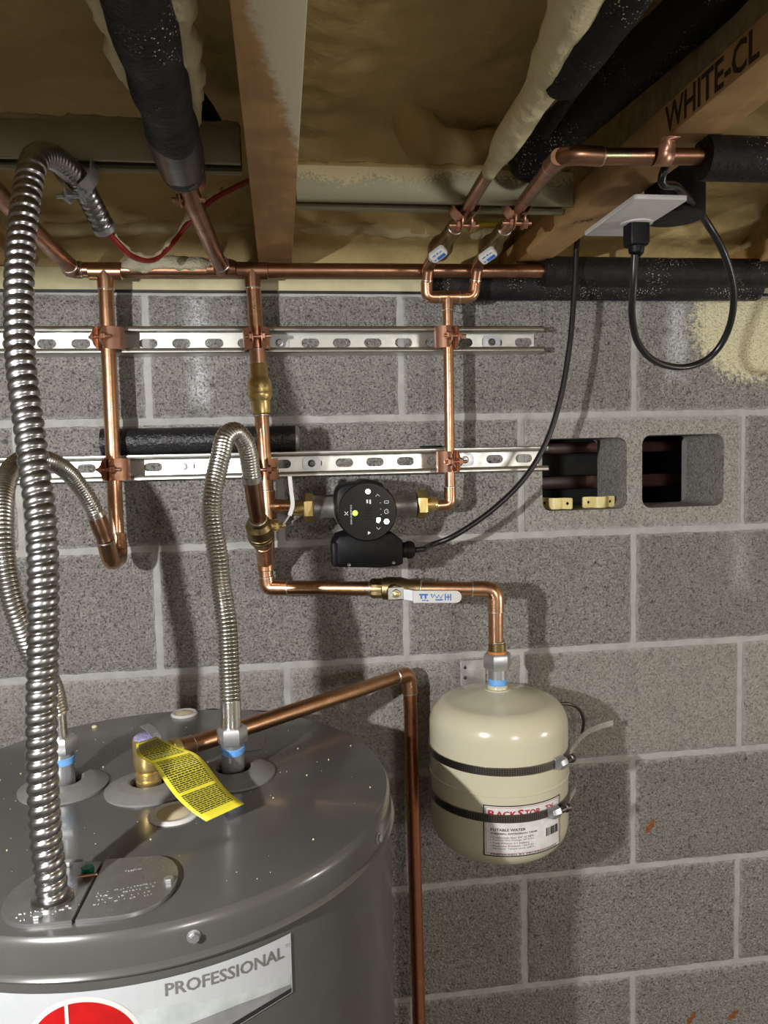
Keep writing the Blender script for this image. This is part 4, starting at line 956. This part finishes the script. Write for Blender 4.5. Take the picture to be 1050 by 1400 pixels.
rows = [('POTABLE WATER', .50, .40, .052, .02), ('THERMAL EXPANSION TANK', .435, .55, .034, .02), ('• Connection Size: 3/4" SS NPT', .36, .50, .036, 0), ('• Factory Pre-Charge: 50 P.S.I.', .305, .50, .036, 0), ('• Tank Volume: 2.1 Gallons', .25, .44, .036, 0), ('• Maximum Pressure: 150 P.S.I.', .195, .50, .036, 0), ('• Maximum Temperature: 200 F', .14, .50, .036, 0), ('PREFERRED BY PROFESSIONALS', .030, .84, .030, .02)]
tx = [fit2d(s, LW*.08, LH*y, LW*wd, LH*h, bo) for s, y, wd, h, bo in rows]
tx += rects([(LW*(.75+k*.0105), LH*.29, LW*(.75+k*.0105+random.choice((.003, .005, .008))), LH*.45) for k in range(19)])
tx += [fit2d('ACME', LW*.80, LH*.125, LW*.12, LH*.045)][:0]
wrap('black_lettering', lab, tx, m_ink, tm, TR, th0, zl0, .0006)
# bands
def band(label, yfront, ybuck, xb, tailpts):
    z = P(682, yfront, YT-TR).z
    t = thing('hose_clamp', label, 'hose clamp', (tcx, YT-TR, z), group='tank band clamps')
    obj('band', G().lathe((tcx, YT, z), (0, 0, 1), [(TR+.0002, -.0058), (TR+.0022, -.0058), (TR+.0022, .0058), (TR+.0002, .0058), (TR+.0002, -.0058)], 96), m_bandm, t, ang=30)
    g = G(); f = cyl(tcx, YT, TR)
    for k in range(70):
        th = -1.35+k*.033
        if th > .85: break
        for zz_ in (-.0036, .0036): pass
        a = f(th, z, .0023); tg = V((cos(th), sin(th), 0)); n_ = V((sin(th), -cos(th), 0))
        g.add([a-tg*.0007-V((0, 0, .0042))+n_*.0, a+tg*.0007-V((0, 0, .0042)), a+tg*.0007+V((0, 0, .0042)), a-tg*.0007+V((0, 0, .0042))], [(0, 1, 2, 3)])
    obj('band_slots', g, m_dark, t, ang=0)
    th, _ = PC(xb, ybuck, tcx, YT, TR+.004); a = f(th, z, .004); tg = V((cos(th), sin(th), 0)); n_ = V((sin(th), -cos(th), 0))
    g = G().lathe(a-tg*.009+n_*.001, tg, [(.0075, 0), (.0092, .003), (.0092, .015), (.006, .018)], 8); g.prism([(-.010, -.008), (.010, -.008), (.010, .008), (-.010, .008)], (a-n_*.003, tg, V((0, 0, 1))), -.001, .002)
    bk = obj('screw_housing', g, m_zinc, t)
    obj('screw', G().lathe(a+tg*.008+n_*.004, tg, [(.0045, 0), (.0045, .012), (.0062, .013), (.0062, .019), (.005, .020)], 10), m_dark, bk)
    strip(spline(tailpts, .006), (0, 0, .0048), .0012, m_clear, 'band_tail', t)
band('upper steel band clamp round the cream tank, its tail sticking out right', 1057, 1043, 766, [P(772, 1040, -.14), P(785, 1020, -.125), P(800, 1003, -.10), P(818, 994, -.075), P(838, 988, -.06)])
band('lower steel band clamp round the cream tank, crossing the printed label', 1121, 1108, 757, [P(773, 1100, -.16), P(780, 1090, -.15), P(787, 1078, -.14)])
br_ = thing('wall_bracket', 'galvanised bracket plate on the wall behind the cream tank', 'bracket', P(645, 930, -.01))
a, b = P(629, 903, -.004), P(664, 960, -.004)
obj('plate', G().box((a.x, -.0015, b.z-.20), (b.x, -.005, a.z), .0008), m_cast, br_)
for z in (-.02, -.12): obj('stand_off', G().box((a.x+.006, -.004, b.z+z-.012), (b.x-.004, YT+TR*.93, b.z+z+.012)), m_galv, br_)
for z in (.012, .03): obj('screw', G().lathe((a.x+.008, -.005, a.z-z), (0, -1, 0), [(.003, 0), (.003, .0012), (.001, .002)], 10), m_dark, br_)
obj('cable_loop', G().tube(spline([P(765, 962, -.06), P(780, 963, -.055), P(792, 970, -.045), P(798, 985, -.035), P(796, 1003, -.03)], .005), .0028, 10), m_dark, None, 'short dark wire loop poking out right of the cream tank', 'wire')

# ================================================================== water heater
wh = thing('water_heater', 'grey cylindrical water heater with red badge label in the foreground', 'water heater', (hc[0], hc[1], ZF))
hm = cyl(hc[0], hc[1], HR)
obj('jacket', G().lathe((hc[0], hc[1], 0), (0, 0, 1), [(HR-.001, ZF+.02), (HR-.001, HZ-.03)], 128), m_heat, wh)
obj('base_ring', G().lathe((hc[0], hc[1], ZF), (0, 0, 1), [(HR-.01, 0), (HR-.006, .002), (HR-.006, .03)], 64), m_blk, wh)
obj('top_pan', G().lathe((hc[0], hc[1], HZ), (0, 0, 1), [(HR-.001, -.037), (HR+.0032, -.0365), (HR+.0042, -.0345), (HR+.0030, -.0325), (HR+.0006, -.0305), (HR+.0002, -.010), (HR-.0012, -.004), (HR-.004, -.001), (HR-.010, 0), (0, 0)], 128), m_heat, wh, ang=30)
def ring_collar(p, r0=.050, h=.013, hole=.021, off=(0, 0)):
    o = V((p.x, p.y, HZ)); c = obj('pipe_collar', G().lathe(o, (0, 0, 1), [(r0, 0), (r0, .0025), (r0-.013, .0085), (r0-.0145, .0088), (hole+.0025, .0105), (hole, .0095), (hole-.001, .0015)], 48), m_collar, wh, ang=16)
    return c
def disc(name, p, r, h, mat, parent): return obj(name, G().lathe(p, (0, 0, 1), [(r, 0), (r, h*.6), (r*.96, h)], 32), mat, parent)
tpv = PZ(204, 1073, HZ+.004)
for p in (nip1, nip2, tpv):
    q = V((p.x, p.y, HZ)); c = ring_collar(q); disc('collar_hole', q+V((0, 0, .0003)), .0205, .002, m_hole, c)
for nm, p, top in (('inlet', nip1, P(84, 1024, -.348)), ('outlet', nip2, P(318, 1010, -.355))):
    n_ = obj('pipe_nipple', G().tube([V((p.x, p.y, HZ)), top], .0133, 28), m_zinc, wh)
    ax = (top-V((p.x, p.y, HZ))); L = ax.length; q = V((p.x, p.y, HZ))
    obj('thread_tape', G().lathe(q, ax, [(.0133, L*.66), (.0142, L*.67), (.0142, L*.83), (.0133, L*.84)], 28), m_blue, n_)
def plug(px, py, r, r2, mat):
    p = PZ(px, py, HZ); a = obj('knockout_plug', G().lathe(p, (0, 0, 1), [(r, 0), (r, .0015), (r*.9, .0035), (r2*1.05, .003), (r2, .0022)], 36), m_white, wh); obj('foam_fill', G().lathe(p, (0, 0, 1), [(r2, .001), (r2, .0026), (r2*.6, .0045), (0, .005)], 28), mat, a)
m_fill = M('beige_foam_fill', (.62, .53, .36), (.54, .45, .29), rough=.7)
plug(238, 1113.5, .0272, .018, m_fill); plug(252, 976.5, .0195, .013, m_fill)
# junction cover, two plates
def plate(pts, name):
    q = [PZ(x, y, HZ+.003) for x, y in pts]; sp = spline(q+[q[0]], .006)[:-1] if 0 else q
    return obj(name, G().prism([(p.x, p.y) for p in q], (V((0, 0, HZ)), V((1, 0, 0)), V((0, 1, 0))), .0002, .0042, .001), M(name+'_steel', (.36, .36, .355), (.31, .31, .305), metal=.8, rough=.3), wh, ang=30)
def cr(pts): s = 0.257142; return [(x*s, 1140+y*s) for x, y in pts]
lpt = cr([(541, 152), (470, 151), (390, 156), (320, 166), (255, 186), (190, 218), (130, 255), (80, 293), (40, 335), (18, 375), (9, 410), (14, 440), (35, 465), (70, 480), (110, 487), (160, 489), (260, 480), (381, 468)])
rpt = cr([(561, 140), (700, 130), (800, 123), (850, 121), (890, 130), (920, 148), (942, 178), (950, 210), (946, 245), (930, 283), (905, 320), (870, 352), (825, 382), (770, 407), (705, 427), (640, 441), (520, 454), (400, 464)])
jl = plate(lpt, 'junction_plate'); jr = plate(rpt, 'junction_cover')
m_stamp = M('stamped_steel', (.42, .42, .41), metal=.7, rough=.4)
def stamped(parent, x0, y0, x1, y1, rows, n, skew=0.):
    g = G()
    for r in range(rows):
        for k in range(n):
            if random.random() < .45: continue
            x = x0+(x1-x0)*(k+random.random()*.5)/n+skew*r; y = y0+(y1-y0)*(r+.2*random.random())/rows-(x-x0)*.18
            p = PZ(x, y, HZ+.0043); l = random.uniform(.0004, .0013)
            g.box(p-V((l, .0005, 0)), p+V((l, .0005, .0004))) if random.random() < .6 else g.box(p-V((.0005, .0014, 0)), p+V((.0005, .0014, .0004)))
    o = obj('stamped_marks', g, m_stamp, parent, ang=0); o['kind'] = 'stuff'
stamped(jr, 133, 1220, 214, 1240, 4, 18, -1.5); stamped(jr, 172, 1190, 196, 1192, 2, 7); stamped(jl, 22, 1250, 100, 1262, 3, 16)
def screw(px, py, z, parent, mat=m_zinc, r=.0045):
    p = PZ(px, py, z); obj('screw', G().lathe(p, (0, 0, 1), [(r*1.4, 0), (r*1.4, .001), (r, .0012)], 16).hexn(p, (0, 0, 1), r, .001, .005), mat, parent)
screw(93, 1184, HZ+.003, jl); screw(51, 1258, HZ+.003, jl, r=.004); screw(231, 1207, HZ+.003, jr); screw(120, 1192, HZ+.003, jl, m_green, .006)
obj('ground_wire', G().tube([PZ(106, 1199, HZ+.006), PZ(120, 1197, HZ+.006), PZ(133, 1195, HZ+.006)], .0014, 8), m_cu, jl)
for px, py in ((265, 1280.5), (517, 1146)):
    th, z = PC(px, py, hc[0], hc[1], HR+.001); n_ = V((sin(th), -cos(th), 0)); p = hm(th, z, .0)
    obj('screw', G().lathe(p, n_, [(.0058, 0), (.0058, .0012), (.0045, .0016)], 16).hexn(p, n_, .0044, .001, .0052), m_zinc, wh)
# clear sticker
q = [PZ(x, y, HZ+.0003) for x, y in ((333, 1028), (358, 1024), (365, 1003), (341, 1007))]
obj('sticker', G().add(q+[p+V((0, 0, .0004)) for p in q], [(3, 2, 1, 0), (4, 5, 6, 7), (0, 1, 5, 4), (1, 2, 6, 5), (2, 3, 7, 6), (3, 0, 4, 7)]), M('grey_sticker', (.30, .29, .28), (.2, .2, .19), rough=.2, scale=300), wh)
# wrapped front label
thr, zt_ = PC(397, 1272, hc[0], hc[1], HR); ths, z2_ = PC(5, 1361, hc[0], hc[1], HR); thl = thr-2.3
ztl = (zt_+z2_)/2; S = lambda px, py: (lambda t: ((t[0]-thl)*HR, t[1]))(PC(px, py, hc[0], hc[1], HR))
LWd = (thr-thl)*HR
btm = [(p[0], p[1]-.001) for p in [S(398, 1356), S(380, 1367), S(360, 1379.5), S(340, 1392), S(320, 1404), S(295, 1420), S(262, 1442)]][::-1]
edge = [(btm[0][0]*k/40, ztl-.26+(btm[0][1]-ztl+.26)*max(0, (k/40-.9)/.1)) for k in range(40)]+[(a[0]+(b[0]-a[0])*k/6, a[1]+(b[1]-a[1])*k/6) for a, b in zip(btm, btm[1:]) for k in range(6)]+[(LWd, btm[-1][1])]
g = []
for u, z in edge: g += [(u, ztl), (u, z)]
lbl = wrap('front_label', wh, [(g, [(2*i, 2*i+1, 2*i+3, 2*i+2) for i in range(len(edge)-1)])], m_silver, hm, HR, thl, 0, .0002)
bs = [S(397, 1345), S(370, 1358), S(330, 1372), S(290, 1382), S(240, 1390)]
g2 = [S(397, 1333), S(350, 1352), S(300, 1364), S(240, 1372), S(175, 1385)]
def between(top, bot):
    ex = lambda q: [(a[0]+(b[0]-a[0])*k/12, a[1]+(b[1]-a[1])*k/12) for a, b in zip(q, q[1:]) for k in range(12)]+[q[-1]]
    top, bot = ex(top), ex(bot)
    vs = []
    for a, b in zip(top, bot): vs += [a, b]
    return vs, [(2*i, 2*i+1, 2*i+3, 2*i+2) for i in range(len(top)-1)]
wrap('grey_swoosh', lbl, [between(g2, [S(397, 1347), S(350, 1368), S(300, 1386), S(240, 1404), S(175, 1420)])], m_pgrey, hm, HR, thl, 0, .0004)
wrap('lower_grey_field', lbl, [between([S(397, 1345), S(375, 1354), S(350, 1364), S(325, 1373), S(300, 1383), S(275, 1393), S(240, 1407)], [S(398, 1350), S(380, 1361), S(360, 1373), S(340, 1385), S(320, 1397), S(295, 1412), S(262, 1433)])], M('mid_grey_print', (.25, .255, .26), rough=.35), hm, HR, thl, 0, .0005)
wrap('black_swoosh', lbl, [between([S(398, 1350), S(380, 1361), S(360, 1373), S(340, 1385), S(320, 1397), S(295, 1412), S(262, 1433)], [S(398, 1356), S(380, 1367), S(360, 1379.5), S(340, 1392), S(320, 1404), S(295, 1420), S(262, 1442)])], m_ink, hm, HR, thl, 0, .0006)
a = S(226, 1362); b = S(388, 1309); hL = S(226, 1344)[1]-a[1]
tvs, tfs = fit2d('PROFESSIONAL', 0, 0, b[0]-a[0], hL, .016)
g = G().add([hm(thl+(a[0]+u)/HR, a[1]+v+(b[1]-a[1])*u/(b[0]-a[0]), .0006) for u, v in tvs], tfs); obj('lettering', g, m_inkg, lbl, ang=0)
tvs, tfs = fit2d('TM', 0, 0, .007, .0035); g = G().add([hm(thl+(b[0]+.001+u)/HR, b[1]+hL*.7+v, .0006) for u, v in tvs], tfs); obj('trademark', g, m_inkl, lbl, ang=0)
tb0 = S(111, 1369); rl = .0445; cb_ = (tb0[0], tb0[1]-rl)
def fan(cx, cy, r, n=64, r0=None):
    q = [(r*sin(pi*(k/n-.5)), r*cos(pi*(k/n-.5))) for k in range(n+1)]; vs = []
    for x, y in q: vs += [(cx+x, cy+y), (cx+x, cy-y)]
    return vs, [(2*i, 2*i+1, 2*i+3, 2*i+2) for i in range(n)]
wrap('badge_rim', lbl, [fan(*cb_, rl+.004)], m_white, hm, HR, thl, 0, .0006)
wrap('badge', lbl, [fan(*cb_, rl)], m_rlogo, hm, HR, thl, 0, .0012)
wv = S(91, 1372); bar = rects([(wv[0]-.0013, cb_[1]-.03, wv[0]+.0016, wv[1])])
arc = [(cb_[0]-.017+.021*cos(math.radians(k)), cb_[1]+.002+.018*sin(math.radians(k))) for k in range(60, 181, 12)]; arc2 = [(cb_[0]-.017+.026*cos(math.radians(k)), cb_[1]+.002+.0235*sin(math.radians(k))) for k in range(60, 181, 12)]
wrap('badge_mark', lbl, bar+[between(arc2, arc)], m_white, hm, HR, thl, 0, .0017)
# crumbs of foam on the lid
g = G()
for k in range(130):
    a = random.uniform(0, 2*pi); r = HR*.93*math.sqrt(random.random()); p = V((hc[0]+r*cos(a), hc[1]+r*sin(a), HZ)); s = random.choice((.0003, .0004, .0005, .0009))
    g.lathe(p, (0, 0, 1), [(s, 0), (s*1.1, s*.8), (0, s*1.6)], 5)
p = PZ(129, 994, HZ); g.lathe(p, (0, 0, 1), [(.004, 0), (.0035, .002), (0, .003)], 6)
obj('foam_crumbs', g, m_foamw, None, 'tiny pale foam crumbs scattered over the grey heater top', 'crumbs', kind='stuff', ang=0)

# relief valve, discharge pipe, yellow tag
tv_ = thing('relief_valve', 'brass relief valve on the heater top, violet paint on its cap', 'valve', tpv)
o = V((tpv.x, tpv.y, HZ)); z1 = P(200, 1008, tpv.y).z-HZ
g = G().lathe(o, (0, 0, 1), [(.012, 0), (.014, .002), (.0145, .010), (.0125, .012), (.0145, .014), (.0148, .019), (.0125, .021), (.0150, .024), (.0165, z1*.55), (.0165, z1-.002), (.0155, z1)], 32)
pz0 = V((tpv.x, tpv.y, HZ+z1*.56)); pe0 = P(556, 921, -.045); dd = (pe0-pz0).normalized(); g.lathe(pz0, dd, [(.0135, 0), (.0135, .030), (.0150, .031), (.0150, .040), (.012, .041)], 24); obj('valve_body', g, m_brass, tv_)
cap = obj('cap', G().lathe(o, (0, 0, 1), [(.0152, z1-.001), (.0152, z1+.001), (.012, z1+.003), (0, z1+.0035)], 28), m_purple, tv_)
la, lb_ = o+V((-.004, .008, z1+.012)), o+V((.012, -.010, z1+.004)); strip([la, lerp(la, lb_, .5)+V((0, 0, .002)), lb_, lb_+V((.002, -.002, -.012))], V((.004, .004, 0)), .0012, m_zinc, 'test_lever', tv_)
dc = thing('discharge_pipe', 'copper discharge pipe from the relief valve, elbowing down beside the tank', 'copper pipe', pe0)
ed = P(573.5, 1400, -.062); dn = (ed-pe0).normalized()
obj('pipe', G().tube([pz0+dd*.034, pe0-dd*.02], R34, 24), m_cu, dc)
coupling(dc, pz0+dd*.036, pz0+dd*.060, R34, m_cu, 'adapter', (0, 1))
p1 = P(560.5, 948, -.046)
elbow(dc, fillet([pe0-dd*.027, pe0+V((.003, 0, 0)), p1], .014), R34)
tn = (ZF+.12-p1.z)/dn.z; obj('pipe', G().tube([lerp(pe0, p1, .8), p1, P(573, 1400, -.062), P(573, 1400, -.062)+(P(573, 1400, -.062)-p1).normalized()*.8], R34, 24), M('reddish_copper', (.62, .27, .15), (.5, .2, .1), metal=1, rough=.3), dc)
# tag: rows of left and right edge points, falling from the valve to just above the lid
TL = [(186, 1016), (188, 1032), (201, 1041), (212, 1048), (224, 1067), (242, 1091), (263, 1110), (282, 1123)]
TRt = [(214, 1007), (228, 1014), (248, 1023), (267, 1030), (281, 1043), (297, 1064), (313, 1083), (334, 1099)]
ZZ = [.078, .078, .070, .060, .046, .034, .025, .017]
rows_ = 29; g = G(); g.uv = []
Lp = spline([PZ(x, y, HZ+z) for (x, y), z in zip(TL, ZZ)], .001); Rp = spline([PZ(x, y, HZ+z+.002) for (x, y), z in zip(TRt, ZZ)], .001)
for i in range(rows_):
    t = i/(rows_-1); a = Lp[int(t*(len(Lp)-1))]; b = Rp[int(t*(len(Rp)-1))]
    for k in range(7): g.v.append(lerp(a, b, k/6)); g.uv.append((k/6, 2*t))
g.f = [(i*7+k, i*7+k+1, i*7+8+k, i*7+7+k) for i in range(rows_-1) for k in range(6)]
ytag = obj('warning_tag', g, m_tag, None, 'yellow printed warning tag curling off the brass relief valve', 'tag', ang=180); so = ytag.modifiers.new('thick', 'SOLIDIFY'); so.thickness = .0004

# ================================================================== behind the open block
vg = thing('foundation_vent', 'dark vent with two dull red slats behind the open block cores', 'vent', (2*BU, .2, -BV))
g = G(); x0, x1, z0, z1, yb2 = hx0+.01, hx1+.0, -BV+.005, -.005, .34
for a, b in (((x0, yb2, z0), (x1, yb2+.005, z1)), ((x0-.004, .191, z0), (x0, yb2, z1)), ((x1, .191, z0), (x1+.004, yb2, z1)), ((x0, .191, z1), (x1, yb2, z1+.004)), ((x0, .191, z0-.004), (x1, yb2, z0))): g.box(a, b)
obj('dark_void_box', g, m_black, vg, ang=0)  # black box added so the space behind the slats stays dark
for ya, yb3 in ((605, 620), (650, 668)):
    za, zb3 = P(790, ya, .22).z, P(790, yb3, .22).z
    s_ = obj('slat', G().box((x0, .212, zb3), (P(944, 640, .22).x, .232, za), .004), m_brick, vg)
    obj('end_clip', G().box((P(936, 640, .205).x, .206, zb3-.002), (P(938, 640, .205).x+.002, .211, zb3+.004)), m_zinc, s_)
zfl = L1.z+.003
def pstrap(label, c, rot_):
    t = thing('pipe_strap', label, 'pipe strap', c, group='cream pipe straps'); R = Matrix.Rotation(rot_, 3, 'Z')
    f = lambda p: V(c)+R@V((p[0]*1.3, -p[2]*1.3, p[1]*1.3+.0101))
    r = .0105; g = G(); n = 12; vs = []
    for k in range(n+1):
        a = pi*k/n
        for rr in (r, r-.0022):
            for y in (-.0075, .0075): vs.append(f((rr*cos(a), y, rr*sin(a)+.002)))
    fs = []
    for k in range(n): b = k*4; q = b+4; fs += [(b, b+1, q+1, q), (b+2, q+2, q+3, b+3), (b, q, q+2, b+2), (b+1, b+3, q+3, q+1)]
    obj('saddle', g.add(vs, fs+[(0, 2, 3, 1), (n*4, n*4+1, n*4+3, n*4+2)]), m_ivory, t)
    for sg in (1, -1):
        vs, fs = holes_mesh(rrect(-.0075, -.0075, .0075, .0075, .002), [circ(.001, 0, .0022, 12)], .0024)
        obj('tab', G().add([f((v[0]+sg*.0165, v[1], v[2]+.0012)) for v in vs], fs), m_ivory, t, ang=30)
q0 = P(763, 690, .022); pstrap('cream plastic pipe strap at the left of the open block core', V((q0.x, .034, zfl)), -.75)
q0 = P(822, 690, .022); t_ = pstrap('cream plastic pipe strap at the right of the open block core', V((q0.x, .036, zfl)), .12)
obj('plastic_shim', G().box(P(576, 613, -.03)-V((0, .004, -.001)), V((P(604, 612, -.03).x, -.015, ZL+.0245)), .0008), m_blk, None, 'small flat black strip lying on the lower strut near the thin pipe', 'shim')
